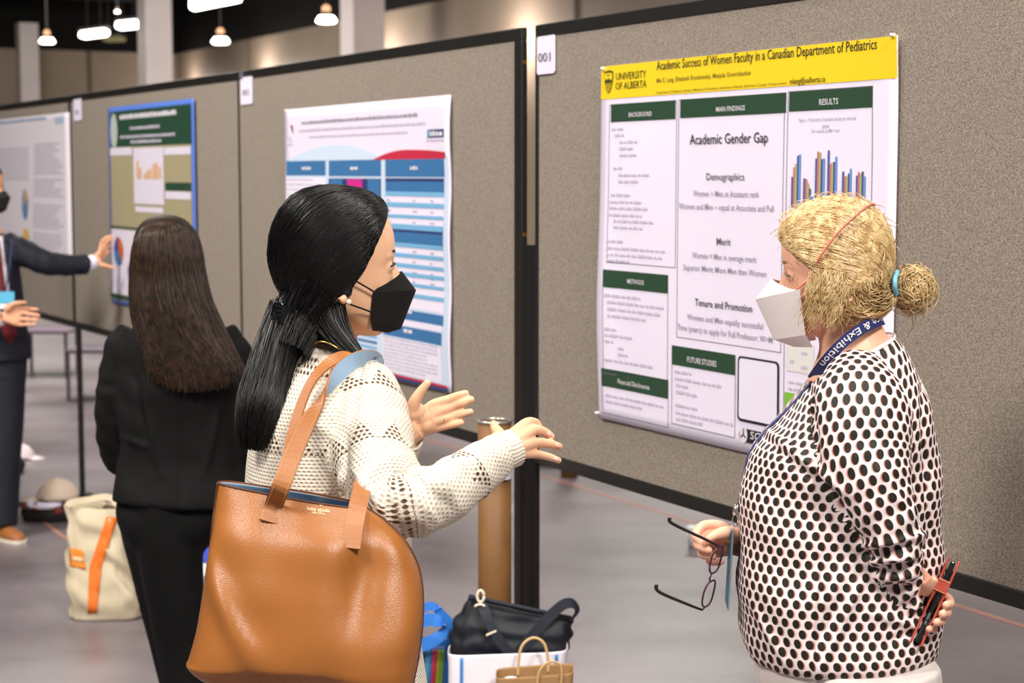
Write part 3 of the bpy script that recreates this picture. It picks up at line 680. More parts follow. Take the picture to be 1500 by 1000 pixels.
def uv_transfer(me, lofts):
    """lofts: list of (Loft, voff, uoff); nearest loft gives the metre-scaled UV"""
    src = []
    for lf, vo, uo in lofts:
        R, UV = lf.uv(vo, uo); m, n1, _ = R.shape; V = [Vector(p) for p in R.reshape(-1, 3)]; T = UV.reshape(-1, 2); tris = []
        for i in range(m - 1):
            for j in range(n1 - 1):
                k = i * n1 + j; tris += [(k, k + 1, k + n1 + 1), (k, k + n1 + 1, k + n1)]
        src.append((BVHTree.FromPolygons(V, tris), V, T, tris))
    uvl = me.uv_layers.new(name='UVMap'); data = np.zeros((len(me.loops), 2)); V = [v.co.copy() for v in me.vertices]; cache = {}
    def get(v, k):
        q = cache.get((v, k))
        if q is None:
            b, SV, T, tr = src[k]; loc, nr, idx, d = b.find_nearest(V[v]); t = tr[idx]
            w_ = bary(loc, SV[t[0]], SV[t[1]], SV[t[2]], Vector((*T[t[0]], 0)), Vector((*T[t[1]], 0)), Vector((*T[t[2]], 0)))
            q = (w_.x, w_.y, d); cache[(v, k)] = q
        return q
    for p in me.polygons:
        best = min(range(len(src)), key=lambda k: get(p.vertices[0], k)[2]) if len(src) > 1 else 0
        for li in p.loop_indices: q = get(me.loops[li].vertex_index, best); data[li] = q[:2]
    uvl.data.foreach_set('uv', data.ravel())
def strands(name, lines, r0, r1, m, parent, sides=3, kind=None):
    """lines: list of (K,3) arrays with the same K -> thin tapered tubes in one mesh"""
    L = np.array(lines, float); N, K, _ = L.shape
    T = np.gradient(L, axis=1); T /= np.linalg.norm(T, axis=2, keepdims=True) + 1e-9
    ref = np.array([.31, .52, .79]); A = np.cross(T, ref); A /= np.linalg.norm(A, axis=2, keepdims=True) + 1e-9; B = np.cross(T, A)
    rad = np.linspace(0, 1, K); prof = (r0 + (r1 - r0) * rad ** 2)[None, :, None]
    V = np.stack([L + prof * (math.cos(2 * math.pi * s / sides) * A + math.sin(2 * math.pi * s / sides) * B) for s in range(sides)], 2)   # N,K,S,3
    idx = np.arange(N * K * sides).reshape(N, K, sides); nx = np.roll(idx, -1, 2)
    F = np.stack([idx[:, :-1], nx[:, :-1], nx[:, 1:], idx[:, 1:]], -1).reshape(-1, 4)
    me = bpy.data.meshes.new(name); me.vertices.add(V.size // 3); me.vertices.foreach_set('co', V.reshape(-1))
    me.loops.add(F.size); me.loops.foreach_set('vertex_index', F.reshape(-1).astype(np.int32)); me.polygons.add(len(F))
    me.polygons.foreach_set('loop_start', np.arange(0, F.size, 4, dtype=np.int32)); me.polygons.foreach_set('loop_total', np.full(len(F), 4, np.int32))
    me.update(calc_edges=True); me.validate()
    o = link(name, me, m, parent, True)
    if kind: o['kind'] = kind
    return o

# ---- head
HEAD_Z = [(-.118, .070, .040, .020), (-.108, .083, .020, .040), (-.092, .089, -.008, .052), (-.07, .090, -.045, .061), (-.045, .091, -.078, .067), (-.02, .091, -.091, .071), (0, .0885, -.097, .0735), (.02, .0925, -.098, .0745), (.05, .0905, -.095, .0725), (.08, .079, -.083, .063), (.10, .058, -.064, .049), (.111, .034, -.038, .03), (.1155, .008, -.012, .008)]
def head_loft(M, n=48, k=5, off=None):
    A = cr([(z, f, b, w_) for z, f, b, w_ in HEAD_Z], k); out = []
    for (z, f, b, w_) in A:
        ring = []
        for j in range(n):
            th = 2 * math.pi * j / n + .5 * math.pi; ct, st = math.cos(th), math.sin(th)
            cx = (f + b) / 2; hx = (f - b) / 2
            x = cx + hx * math.copysign(abs(ct) ** (2 / 2.15), ct); y = w_ * math.copysign(abs(st) ** (2 / 2.15), st)
            v = Vector((x, y, z))
            if off: v = off(v)
            ring.append(M @ v)
        out.append(ring)
    return Loft(out)
def frame(origin, fwd, up=Vector((0, 0, 1))):
    f = Vector(fwd).normalized(); l = Vector(up).cross(f).normalized(); u = f.cross(l)
    return Matrix(((f.x, l.x, u.x, origin[0]), (f.y, l.y, u.y, origin[1]), (f.z, l.z, u.z, origin[2]), (0, 0, 0, 1)))
def head_parts(mb, M, ear_sides=(1, -1), ear_y=.074):
    head_loft(M).mb(mb)
    R3 = M.to_3x3()
    # nose, brow ridge, lips, chin
    mb.rings([[M @ Vector((x, y * w_, z + dz)) for (x, y, dz) in ((x0 - .03, -1, 0), (x0 - .004, -.7, 0), (x0, 0, 0), (x0 - .004, .7, 0), (x0 - .03, 1, 0))] for (z, x0, w_) in ((.022, .091, .010), (.005, .096, .009), (-.012, .105, .011), (-.027, .115, .015), (-.036, .112, .017), (-.042, .098, .014))])
    for sy in (1, -1):
        mb.ball(M @ Vector((.066, sy * .030, .018)), .017, .022, .009, R3)                 # brow
        mb.ball(M @ Vector((.0705, sy * .031, -.001)), .0165, .0155, .0125, R3)             # closed-lid volume around the eye
    mb.ball(M @ Vector((.086, 0, -.066)), .012, .022, .008, R3); mb.ball(M @ Vector((.084, 0, -.1)), .012, .016, .012, R3)
    for sy in ear_sides:
        E = R3 @ Matrix.Rotation(sy * .35, 3, 'Z') @ Matrix.Rotation(-.15, 3, 'Y'); c = M @ Vector((-.012, sy * ear_y, -.026))
        pts = []
        for t in np.linspace(-2.4, 2.0, 16):
            pts.append(c + E @ Vector((-.004 - .0165 * math.cos(t * .9 + .4) * 1.0, sy * .006, .030 * math.sin(t * .9 + .2))))
        mb.tube(pts, .0045, 8); mb.ball(c + E @ Vector((0, sy * .002, -.004)), .013, .005, .024, E); mb.ball(c + E @ Vector((.006, sy * .005, -.029)), .008, .005, .009, E)
def skin_mat(name, col, red):
    t = NT(name); a = t.noise(28, 4, 'Object', .6); c = rgb(*col); r_ = rgb(*red)
    t.set(t.mix(t.ramp(a, [(.35, (0, 0, 0, 1)), (.75, (.45, .45, .45, 1))]), c, r_), .48, .35)
    t.b.inputs['Subsurface Weight'].default_value = .12; t.b.inputs['Subsurface Radius'].default_value = (.9, .35, .2); t.b.inputs['Subsurface Scale'].default_value = .006
    t.bump(t.noise(420, 3), .08, .001); return t.m
def eye_parts(M, parent, iris=(40, 26, 18), brow=(60, 44, 34), lash=True):
    wm = mat('eye_white', (226, 214, 206), .25, .5); im = mat('iris_' + str(iris[0]), iris, .15, .6); bmm = mat('brow_hair_' + str(brow[0]), brow, .7)
    R3 = M.to_3x3()
    for sy in (1, -1):
        c = M @ Vector((.0745, sy * .031, -.0005)); e = MB().ball(c, .0132, .0132, .0078, R3, 20, 14).build('eye', wm, parent, True)
        MB().ball(c + R3 @ Vector((.0078, sy * .001, 0)), .0058, .0056, .0056, R3, 16, 10).build('iris', im, e, True)
        if lash:
            up = [c + R3 @ Vector((.0135 * math.cos(t), sy * .0145 * math.sin(t), .0058 - .004 * (t / 1.2) ** 2)) for t in np.linspace(-1.0, 1.25, 9)]
            MB().tube(up, [.001, .0017, .002, .0021, .0022, .0023, .0023, .002, .0011], 6).build('upper_lid_line', bmm, e, True)
        bp = [M @ Vector((.0905 - .022 * (t ** 2), sy * (.014 + .034 * t), .0245 + .006 * t - .007 * t * t)) for t in np.linspace(0, 1.15, 9)]
        MB().tube(bp, [(.0014, .003 * f) for f in (.7, 1, 1.05, 1, .95, .85, .7, .5, .25)], 8, ref=R3 @ Vector((1, 0, 0))).build('eyebrow', bmm, parent, True)
def hand_mb(wrist, knuckles, fingers, thumb, wr=.024, rk=.0105, rf=(.0082, .0075, .0066, .0052), extra=()):
    """wrist point; knuckles 4 points; fingers 4 x [pip, dip, tip]; thumb [cmc, mcp, ip, tip]"""
    mb = MB()
    for i, (kn, fg) in enumerate(zip(knuckles, fingers)):
        sc = (1, 1.04, .98, .86)[i]
        base = wrist.lerp(kn, .12)
        A = cr([tuple(base) + (rk * 1.15,), tuple(wrist.lerp(kn, .6)) + (rk * 1.05,), tuple(kn) + (rf[0] * sc * 1.12,)] + [tuple(p) + (r_ * sc,) for p, r_ in zip(fg, rf[1:])], 5)
        mb.tube([Vector(q[:3]) for q in A], [max(.003, q[3]) for q in A], 12); mb.ball(fg[-1], rf[3] * sc, rf[3] * sc, rf[3] * sc)
    A = cr([tuple(p) + (r_,) for p, r_ in zip(thumb, (.0150, .0115, .0088, .0068))], 5)
    mb.tube([Vector(q[:3]) for q in A], [q[3] for q in A], 12); mb.ball(thumb[-1], .0068, .0068, .0068); mb.ball(thumb[0].lerp(thumb[1], .4), .0155, .0155, .0155)
    for q in (.15, .35, .55, .75):
        mb.ball(thumb[0].lerp(thumb[1], q).lerp(wrist.lerp(knuckles[0], .35 + q * .4), .5), .0105, .0105, .0105)
    for i in range(3):
        for t in (.35, .6, .85):
            a = wrist.lerp(knuckles[i], t); b = wrist.lerp(knuckles[i + 1], t); mb.ball((a + b) / 2, rk, rk, rk)
    for p, r_ in extra: mb.ball(p, r_, r_, r_)
    return mb
def nails(parent, tips, m):
    for p, d, n, r_ in tips:      # tip, finger direction, outward normal
        d = d.normalized(); n = (n - d * n.dot(d)).normalized(); s_ = d.cross(n)
        c = p + n * r_ * .78 - d * r_ * .1
        MB().ball(c, .0056, .0042, .0018, Matrix((d, s_, n)).transposed(), 12, 8).build('fingernail', m, parent, True)
def legs(mb, hipL, hipR, footL, footR, toe, rth=.085, rca=.05, ran=.036):
    for h, f in ((hipL, footL), (hipR, footR)):
        k = h.lerp(f, .5) + toe * .02
        wlimb([(h + Vector((0, 0, .06)), rth), (h, rth * 1.05), (h.lerp(k, .5), rth * .85), (k, rth * .66), (k.lerp(f, .4), rca), (f + Vector((0, 0, .08)), ran)], 16).mb(mb)
        mb.tube([f - toe * .05 + Vector((0, 0, .022)), f + toe * .05 + Vector((0, 0, .022)), f + toe * .13 + Vector((0, 0, .012))], [.028, .026, .016], 12)
def trousers(hip_rings, hipL, hipR, footL, footR, toe, m, parent, rth=.1, rkn=.078, ran=.072, vox=.008, hem=.05):
    mb = MB(); 
    for r_ in hip_rings: r_.mb(mb)
    for h, f in ((hipL, footL), (hipR, footR)):
        k = h.lerp(f, .5) + toe * .02
        wlimb([(h + Vector((0, 0, .08)), rth), (h, rth * 1.04), (h.lerp(k, .5), rth * .9), (k, rkn), (k.lerp(f, .5), rkn * .92), (f + Vector((0, 0, hem)), ran)], 20).wrinkle(.004, 1.2, 7, 3).mb(mb)
    return link('trousers', voxel(mb, vox, 3), m, parent)
def shoes(footL, footR, toe, m, sole, parent, hgt=.075):
    for f in (footL, footR):
        s_ = Vector((0, 0, 1)).cross(toe); o = MB()
        o.rings([[f + toe * x + s_ * (w_ * math.cos(t)) + Vector((0, 0, .018 + h_ * max(0, math.sin(t)) + (.0 if math.sin(t) > 0 else -.003))) for t in np.linspace(0, 2 * math.pi, 14, endpoint=False)] for x, w_, h_ in ((-.085, .02, .04), (-.075, .032, hgt), (-.02, .036, hgt), (.04, .04, hgt * .8), (.1, .044, .045), (.15, .038, .03), (.175, .018, .015))])
        sh = o.build('shoe', m, parent, True)
        MB().rings([[f + toe * x + s_ * (w_ * sg) + Vector((0, 0, h_)) for sg, h_ in ((-1, .001), (1, .001), (1, .018), (-1, .018))] for x, w_ in ((-.09, .022), (-.08, .035), (-.02, .039), (.04, .042), (.1, .046), (.155, .04), (.18, .016))]).build('sole', sole, sh)
def face_mask(M, keys, m, parent, strap_m, straps=(), nseg=12):
    """keys: rows of ((x,z) front on the centre line, (x,y,z) side point, bulge); grid from one cheek to the other"""
    rows = []
    for (fx, fz), (sx, sy, sz), bl in keys:
        row = []
        for i in range(-nseg, nseg + 1):
            t = abs(i) / nseg; sg = 1 if i >= 0 else -1
            row.append(M @ Vector((fx + (sx - fx) * (t ** bl), sg * sy * (t ** (.92)), fz + (sz - fz) * t)))
        rows.append(row)
    mb = MB(); n = 2 * nseg + 1; sub = 4; full = []
    for i in range(len(rows) - 1):
        for q in range(sub): full.append([rows[i][j].lerp(rows[i + 1][j], q / sub) for j in range(n)])
    full.append(rows[-1]); mb.rings(full, False, False)
    o = mb.build('face_mask', m, parent, False, False); md = o.modifiers.new('t', 'SOLIDIFY'); md.thickness = .0016; md.offset = 0
    for st in straps:
        MB().tube([Vector(q) for q in cr(st[0], 6)], st[1], 6).build('mask_strap', strap_m, o, True)
    return o
def cap_bvh(loft):
    mb = loft.mb(); me = mb.mesh('c'); V, F = mesh_arrays(me); bpy.data.meshes.remove(me)
    return BVHTree.FromPolygons([Vector(v) for v in V], F)

def loc_px(M, x, y, yl=0.0):
    """head-local point seen at pixel (x,y) on the plane local-y = yl"""
    I = M.inverted(); o = I @ CAM; d = I.to_3x3() @ ray(x, y); t = (yl - o.y) / d.y; return o + d * t
def interp(tab, z):
    zs = [t[0] for t in tab]; xs = [t[1] for t in tab]; return float(np.interp(z, zs, xs))
def cap_off(tab, thick, sink=-.012, soft=.012):
    def f(v):
        xh = interp(tab, v.z); mk = min(1, max(0, (xh - v.x) / soft + .5)); mk = mk * mk * (3 - 2 * mk)
        n = Vector((v.x, v.y * 1.6, v.z * .8)); n = n.normalized() if n.length > 1e-6 else Vector((0, 0, 1))
        t = thick(v) if callable(thick) else thick
        t = .004 + (t - .004) * min(1, max(0, (xh - v.x) / .045)) ** .7
        return v + n * (sink + (t - sink) * mk)
    return f
def flow_strands(M, bvh, starts, end, K=14, lift=(.0005, .003), wav=.0, spread=.0, endr=.01, sag=0):
    """strands over the cap from start directions (head-local) to the gather point (head-local)"""
    out = []; Mi = M.inverted()
    for S_ in starts:
        S_ = Vector(S_); E = Vector(end) + Vector(rng.normal(0, endr, 3)); ds, de = S_.normalized(), E.normalized(); lf = rng.uniform(*lift)
        ang = ds.angle(de); ph = rng.uniform(0, 6.28); ax = Vector(rng.normal(0, 1, 3)); line = []
        o = M @ Vector((0, 0, 0))
        for i in range(K):
            t = i / (K - 1)
            d = (ds * math.sin((1 - t) * ang) + de * math.sin(t * ang)) / math.sin(ang) if ang > 1e-3 else ds
            d = d + ax * (wav * math.sin(t * 9 + ph) * t * (1 - t)); d.normalize()
            w_ = (M.to_3x3() @ d).normalized(); hit = bvh.ray_cast(o + w_ * .35, -w_, .35)
            base = hit[0] if hit[0] is not None else o + w_ * .1
            line.append(list(base + w_ * (lf * math.sin(math.pi * min(1, .1 + t * .85)) + .0006)))
        out.append(line)
    return out
def along_strands(keys, N, K=18, rho=(.75, 1.04), wav=.0, wfreq=3, k=8, tipcut=.0, ref=FWD, front=False):
    """keys (px,py,z,rx,rdepth): strands running along a limb"""
    A = cr([tuple(q) if len(q) == 5 else tuple(q) + (q[3],) for q in keys], k); path = [P(q[0], q[1], q[2]) for q in A]; m = len(path); out = []
    T = [(path[min(i + 1, m - 1)] - path[max(i - 1, 0)]).normalized() for i in range(m)]
    a = [(Vector(ref) - t * Vector(ref).dot(t)).normalized() for t in T]; b = [t.cross(x) for t, x in zip(T, a)]
    for _ in range(N):
        th = rng.uniform(0, 2 * math.pi); 
        if front: th = math.pi + rng.uniform(-1.7, 1.7)
        ro = rng.uniform(*rho); t1 = 1 - rng.uniform(0, tipcut); ph = rng.uniform(0, 6.28); dth = rng.normal(0, .25); line = []
        for i in range(K):
            f = i / (K - 1) * t1 * (m - 1); i0 = min(int(f), m - 2); q = f - i0
            p = path[i0].lerp(path[i0 + 1], q); ra = A[i0][4] * (1 - q) + A[i0 + 1][4] * q; rb = A[i0][3] * (1 - q) + A[i0 + 1][3] * q
            t_ = i / (K - 1); w_ = wav * math.sin(t_ * wfreq * 6.28 + ph)
            line.append(list(p + a[i0] * (ra * ro * math.cos(th + dth * t_) + w_ * .5) + b[i0] * (rb * ro * math.sin(th + dth * t_) + w_)))
        out.append(line)
    return out
def hair_mat(name, dark, light, rough=.32, spec=.5, scale=90):
    t = NT(name); n = t.noise(scale, 3, 'Object', .6); t.set(t.ramp(n, [(.3, rgb(*dark)), (.7, rgb(*light))]), rough, spec)
    return t.m

def to_px(p):
    d = Vector(p) - CAM; z = d.dot(FWD); return 750 + d.x / z * FPX, 500 - d.dot(UPV) / z * FPX
def press_folds(me, folds):
    """cloth creases: (x0,y0,x1,y1,half width px,height m) on the side of the cloth that faces the viewer"""
    n = len(me.vertices); V = np.empty(n * 3); me.vertices.foreach_get('co', V); V = V.reshape(-1, 3); N = np.empty(n * 3); me.vertices.foreach_get('normal', N); N = N.reshape(-1, 3)
    d = V - np.array(CAM); z = d @ np.array(FWD); x = 750 + d[:, 0] / z * FPX; y = 500 - (d @ np.array(UPV)) / z * FPX
    front = (d * N).sum(1) / np.linalg.norm(d, axis=1) < -.02; a = np.zeros(n)
    for (x0, y0, x1, y1, w_, h) in folds:
        dx, dy = x1 - x0, y1 - y0; L2 = dx * dx + dy * dy; t = ((x - x0) * dx + (y - y0) * dy) / L2; q = np.abs((x - x0) * dy - (y - y0) * dx) / math.sqrt(L2)
        a += np.where((t > -.15) & (t < 1.15), h * np.exp(-(q / w_) ** 2) * np.sin(math.pi * np.clip((t + .15) / 1.3, 0, 1)) ** .7, 0)
    V += N * (a * front)[:, None]; me.vertices.foreach_set('co', V.ravel()); me.update()
# ================================================================ PERSON WITH BLACK HAIR AND CREAM SWEATER
def knit_mat():
    t = NT('cream_knit'); uv = t.n('ShaderNodeUVMap'); sp = t.n('ShaderNodeSeparateXYZ'); t.l(uv.outputs[0], sp.inputs[0]); U, V = sp.outputs[0], sp.outputs[1]
    def dots(pu, pv, ru, rv, soft=.25):
        row = t.math('FLOOR', t.math('DIVIDE', V, pv)); sh = t.math('MULTIPLY', t.math('MODULO', t.math('ABSOLUTE', row), 2), .5)
        fu = t.math('SUBTRACT', t.math('FRACT', t.math('ADD', t.math('DIVIDE', U, pu), sh)), .5); fv = t.math('SUBTRACT', t.math('FRACT', t.math('DIVIDE', V, pv)), .5)
        a = t.math('DIVIDE', t.math('MULTIPLY', fu, pu), ru); b = t.math('DIVIDE', t.math('MULTIPLY', fv, pv), rv)
        d = t.math('SQRT', t.math('ADD', t.math('MULTIPLY', a, a), t.math('MULTIPLY', b, b)))
        mr = t.n('ShaderNodeMapRange'); mr.inputs[1].default_value = 1 - soft; mr.inputs[2].default_value = 1 + soft; mr.inputs[3].default_value = 1; mr.inputs[4].default_value = 0
        t.l(d, mr.inputs[0]); return mr.outputs[0]
    small = dots(.0085, .0062, .0026, .0015, .5)
    big = dots(.0095, .0085, .0030, .0026, .3)
    # zigzag pointelle bands
    tri = t.math('MULTIPLY', t.math('ABSOLUTE', t.math('SUBTRACT', t.math('FRACT', t.math('DIVIDE', U, .058)), .5)), .07)
    vm = t.math('MULTIPLY', t.math('FRACT', t.math('DIVIDE', t.math('ADD', V, .02), .125)), .125)
    band = t.math('MULTIPLY', t.math('GREATER_THAN', vm, t.math('ADD', tri, .008)), t.math('LESS_THAN', vm, .044))
    hole = t.math('MULTIPLY', big, band)
    nz = t.noise(160, 3, 'UV', .6)
    base = t.ramp(nz, [(.3, rgb(214, 203, 186)), (.7, rgb(238, 230, 216))])
    c = t.mix(t.math('MULTIPLY', small, .32), base, rgb(150, 128, 104)); c = t.mix(hole, c, rgb(96, 70, 50))
    t.set(c, .85, .2)
    h = t.math('SUBTRACT', t.math('SUBTRACT', t.math('MULTIPLY', nz, .4), t.math('MULTIPLY', small, .6)), hole); t.bump(h, .7, .004); return t.m
def build_a():
    skA = skin_mat('skin_warm', (234, 188, 152), (216, 154, 122)); knit = knit_mat(); rib = mat('cream_rib', (228, 218, 202), .85, .2, var=.06, vscale=120, bump=.4, bscale=300)
    root = empty('person', P(490, 1000, 3.0).xy.to_3d(), 'person with long black hair in a cream knit sweater and black mask, gesturing', 'person')
    a = math.radians(16); fwd = Vector((math.cos(a), math.sin(a), -.05))
    M = frame(P(496, 386, 3.05), fwd, Vector((.04, 0, 1))) @ Matrix.Scale(1.05, 4)
    sideR = Vector((math.cos(a), math.sin(a), 0))
    # ---- body
    hd = MB(); head_parts(hd, M, (1, -1), .0675)
    limb([(488, 440, 3.06, .052), (482, 480, 3.06, .050), (480, 520, 3.06, .056), (484, 560, 3.07, .085)], 24).mb(hd)
    mb_core = MB()
    torso_keys = [(452, 520, 528, 528, 3.06, .07), (432, 545, 545, 550, 3.06, .14), (400, 590, 572, 590, 3.05, .18), (380, 650, 585, 650, 3.04, .17), (375, 720, 590, 720, 3.03, .16), (378, 800, 592, 800, 3.02, .155), (378, 900, 600, 900, 3.02, .165), (385, 1000, 605, 1000, 3.02, .17)]
    body_rings(torso_keys, 28, 4).mb(mb_core)
    limb([(525, 556, 2.99, .05), (545, 640, 2.89, .046), (575, 735, 2.785, .042), (640, 712, 2.80, .036), (700, 680, 2.85, .028), (722, 668, 2.87, .024)], 16).mb(mb_core)
    limb([(470, 560, 3.2, .05), (530, 690, 3.22, .045), (545, 700, 3.2, .04), (578, 660, 3.10, .03), (593, 634, 3.05, .024)], 16).mb(mb_core)
    gz = 0.0; hipc = P(490, 1000, 3.02); hz = .86
    hipL = Vector((hipc.x - .06, hipc.y + .09, hz)); hipR = Vector((hipc.x - .02, hipc.y - .07, hz)); ftL = Vector((hipL.x, hipL.y, .02)); ftR = Vector((hipR.x + .03, hipR.y, .02))
    legs(mb_core, hipL, hipR, ftL, ftR, sideR)
    # near (right) hand: back of the hand towards the camera
    def Q(x, y, z): return P(x, y, z)
    wr = Q(718, 668, 2.875)
    hR = hand_mb(wr, [Q(757, 632, 2.935), Q(764, 640, 2.925), Q(768, 652, 2.92), Q(766, 664, 2.92)],
                 [[Q(772, 619, 2.965), Q(784, 619, 2.985), Q(790, 626, 2.99)], [Q(782, 630, 2.96), Q(796, 632, 2.98), Q(807, 639, 2.985)], [Q(788, 648, 2.955), Q(806, 650, 2.975), Q(819, 654, 2.985)], [Q(786, 665, 2.945), Q(804, 669, 2.96), Q(818, 674, 2.965)]],
                 [Q(728, 650, 2.90), Q(732, 638, 2.93), Q(726, 628, 2.95), Q(723, 621, 2.955)], rk=.0125, rf=(.0100, .0090, .0080, .0066))
    hR.tube([Q(700, 680, 2.85), wr, wr.lerp(Q(765, 650, 2.925), .4)], [.027, .025, .022], 14)
    # far (left) hand: palm towards the camera
    wl = Q(596, 632, 3.05)
    hL = hand_mb(wl, [Q(635, 594, 3.06), Q(639, 604, 3.055), Q(640, 615, 3.055), Q(637, 626, 3.06)],
                 [[Q(655, 586, 3.06), Q(670, 580, 3.055), Q(682, 576, 3.05)], [Q(662, 596, 3.06), Q(678, 590, 3.05), Q(690, 585, 3.045)], [Q(663, 610, 3.06), Q(678, 606, 3.05), Q(689, 603, 3.045)], [Q(655, 623, 3.06), Q(667, 621, 3.055), Q(676, 619, 3.05)]],
                 [Q(603, 614, 3.045), Q(606, 592, 3.032), Q(615, 575, 3.026), Q(626, 561, 3.022)], rk=.0125, rf=(.0098, .0088, .0078, .0064), extra=((Q(610, 604, 3.046), .018), (Q(622, 622, 3.052), .016), (Q(618, 612, 3.05), .016)))
    hL.tube([Q(580, 652, 3.07), Q(592, 640, 3.055), wl, wl.lerp(Q(638, 610, 3.055), .35)], [.026, .027, .026, .024], 14)
    me = merge_meshes('body', [(voxel(mb_core, .009, 2), 0), (voxel(hd, .0032, 3), 0), (voxel(hR, .0019, 2), 0), (voxel(hL, .0019, 4), 0)])
    body = link('body', me, skA, root)
    nm = mat('nail_gloss', (226, 170, 156), .2, .6)
    nails(body, [(Q(788, 624, 2.985), Q(790, 626, 2.99) - Q(784, 619, 2.985), Vector((.3, -1, .6)), .0056), (Q(804, 637, 2.982), Q(807, 639, 2.985) - Q(796, 632, 2.98), Vector((.2, -1, .6)), .0058), (Q(816, 653, 2.98), Q(819, 654, 2.985) - Q(806, 650, 2.975), Vector((.2, -1, .5)), .0056), (Q(815, 673, 2.962), Q(818, 674, 2.965) - Q(804, 669, 2.96), Vector((.2, -1, .4)), .0048)], nm)
    eye_parts(M, body, (36, 24, 18), (70, 52, 42))
    rg = Q(649, 613.5, 3.058); d = (Q(663, 610, 3.06) - Q(640, 615, 3.055)).normalized()
    t_ = [rg + (Vector((0, 0, 1)) * math.cos(x) + d.cross(Vector((0, 0, 1))) * math.sin(x)) * .0092 for x in np.linspace(0, 2 * math.pi, 20)]
    MB().tube(t_, .0014, 6).build('finger_ring', mat('gold', (214, 176, 96), .25, metal=.9), root, True)
    # ---- sweater
    tk = [(446, 512, 530, 524, 3.06, .085), (424, 538, 552, 545, 3.06, .155), (392, 585, 580, 585, 3.05, .195), (370, 640, 594, 640, 3.04, .19), (362, 700, 600, 700, 3.03, .18), (362, 770, 602, 770, 3.02, .175), (364, 850, 606, 850, 3.02, .18), (366, 930, 613, 930, 3.02, .19), (368, 1010, 624, 1005, 3.02, .2), (372, 1060, 630, 1050, 3.02, .2)]
    T = body_rings(tk, 56, 6).wrinkle(.006, 1.1, 6, 2)
    slN = limb([(515, 548, 3.0, .05), (535, 585, 2.95, .064), (545, 640, 2.89, .068), (553, 700, 2.82, .066), (572, 738, 2.78, .060), (606, 737, 2.775, .054), (650, 720, 2.80, .049), (695, 690, 2.845, .044), (728, 667, 2.875, .036), (740, 661, 2.885, .031)], 36).wrinkle(.006, 1.1, 16, 5, .0035, .055, lambda t: .3 + 1.2 * math.exp(-((t - .5) / .2) ** 2))
    slF = limb([(470, 560, 3.2, .055), (530, 680, 3.22, .058), (552, 690, 3.18, .05), (580, 660, 3.10, .042), (594, 640, 3.06, .031)], 28).wrinkle(.004, 1, 14, 8)
    mb = MB(); T.mb(mb); slN.mb(mb); slF.mb(mb); sw = voxel(mb, .0062, 4, .5, 'sweater'); uv_transfer(sw, [(T, 0, 0), (slN, .3, .02), (slF, .1, 0)])
    press_folds(sw, [(505, 640, 500, 745, 7, -.010), (520, 690, 560, 745, 7, .008), (575, 690, 612, 700, 5, -.006), (592, 712, 640, 762, 6, .008), (608, 700, 660, 745, 5, -.007), (640, 690, 672, 742, 5, .006), (690, 668, 712, 702, 5, .005), (530, 620, 580, 650, 8, -.004), (430, 600, 490, 640, 8, .006), (470, 650, 490, 700, 6, .006)])
    sweater = link('sweater', sw, knit, root)
    # ribbed cuff and neck band
    def ribbed(name, keys, n, amp, parent):
        lf = limb(keys, n * 4, 4); c = lf.r.mean(1, keepdims=True); d_ = lf.r - c
        lf.r = c + d_ * (1 + amp * np.cos(np.arange(n * 4) * math.pi / 2))[None, :, None]; mb_ = lf.mb(cap=False); o = mb_.build(name, rib, parent, True)
        md = o.modifiers.new('t', 'SOLIDIFY'); md.thickness = .003; return o
    ribbed('cuff', [(722, 670, 2.868, .034), (732, 664, 2.878, .0325), (744, 659, 2.89, .0305), (752, 655.5, 2.897, .031)], 30, .035, sweater)
    ribbed('cuff', [(584, 655, 3.085, .034), (591, 645, 3.07, .031), (598, 637, 3.055, .0295)], 28, .035, sweater)
    nb = body_rings([(449, 500, 526, 514, 3.06, .075), (446, 506, 529, 519, 3.06, .080), (441, 514, 534, 527, 3.06, .088)], 120, 3); c = nb.r.mean(1, keepdims=True); nb.r = c + (nb.r - c) * (1 + .008 * np.cos(np.arange(120) * math.pi * .5))[None, :, None]
    o = nb.mb(cap=False).build('neck_band', rib, sweater, True); o.modifiers.new('t', 'SOLIDIFY').thickness = .004
    # ---- trousers, shoes
    trousers([body_rings([(385, 960, 600, 960, 3.02, .16), (380, 1060, 606, 1060, 3.02, .17)], 28, 4)], hipL, hipR, ftL, ftR, sideR, mat('black_trousers', (24, 23, 24), .8), root)
    shoes(ftL - Vector((0, 0, .02)), ftR - Vector((0, 0, .02)), sideR, mat('black_shoe', (22, 21, 21), .4), mat('dark_sole', (16, 15, 15), .7), root)
    # ---- hair
    hm = hair_mat('black_hair', (5, 4, 4), (14, 11, 10), .36, .38)
    tab = [(-.12, -.06), (-.06, -.034), (-.056, -.026), (-.048, .012), (-.03, .014), (0, .034), (.04, .052), (.07, .068), (.085, .076), (.1, .11), (.13, .2)]
    thick = lambda v: .013 + .006 * max(0, -v.x / .1)
    cap = head_loft(M, 56, 6, cap_off(tab, thick)); bv = cap_bvh(cap)
    mb = MB(); cap.mb(mb)
    pony = [(424, 455, 3.03, .034, .04), (412, 490, 3.0, .035, .045), (397, 540, 2.945, .036, .036), (384, 590, 2.905, .030, .024), (376, 622, 2.89, .016, .012), (372, 638, 2.885, .004, .004)]
    ponys = pony[:3] + [(383, 590, 2.905, .039, .028), (374, 630, 2.887, .030, .018), (368, 660, 2.882, .018, .010)]
    nape = [(470, 400, 3.05, .07, .07), (455, 440, 3.04, .058, .065), (440, 475, 3.03, .046, .06), (425, 500, 3.0, .036, .05)]
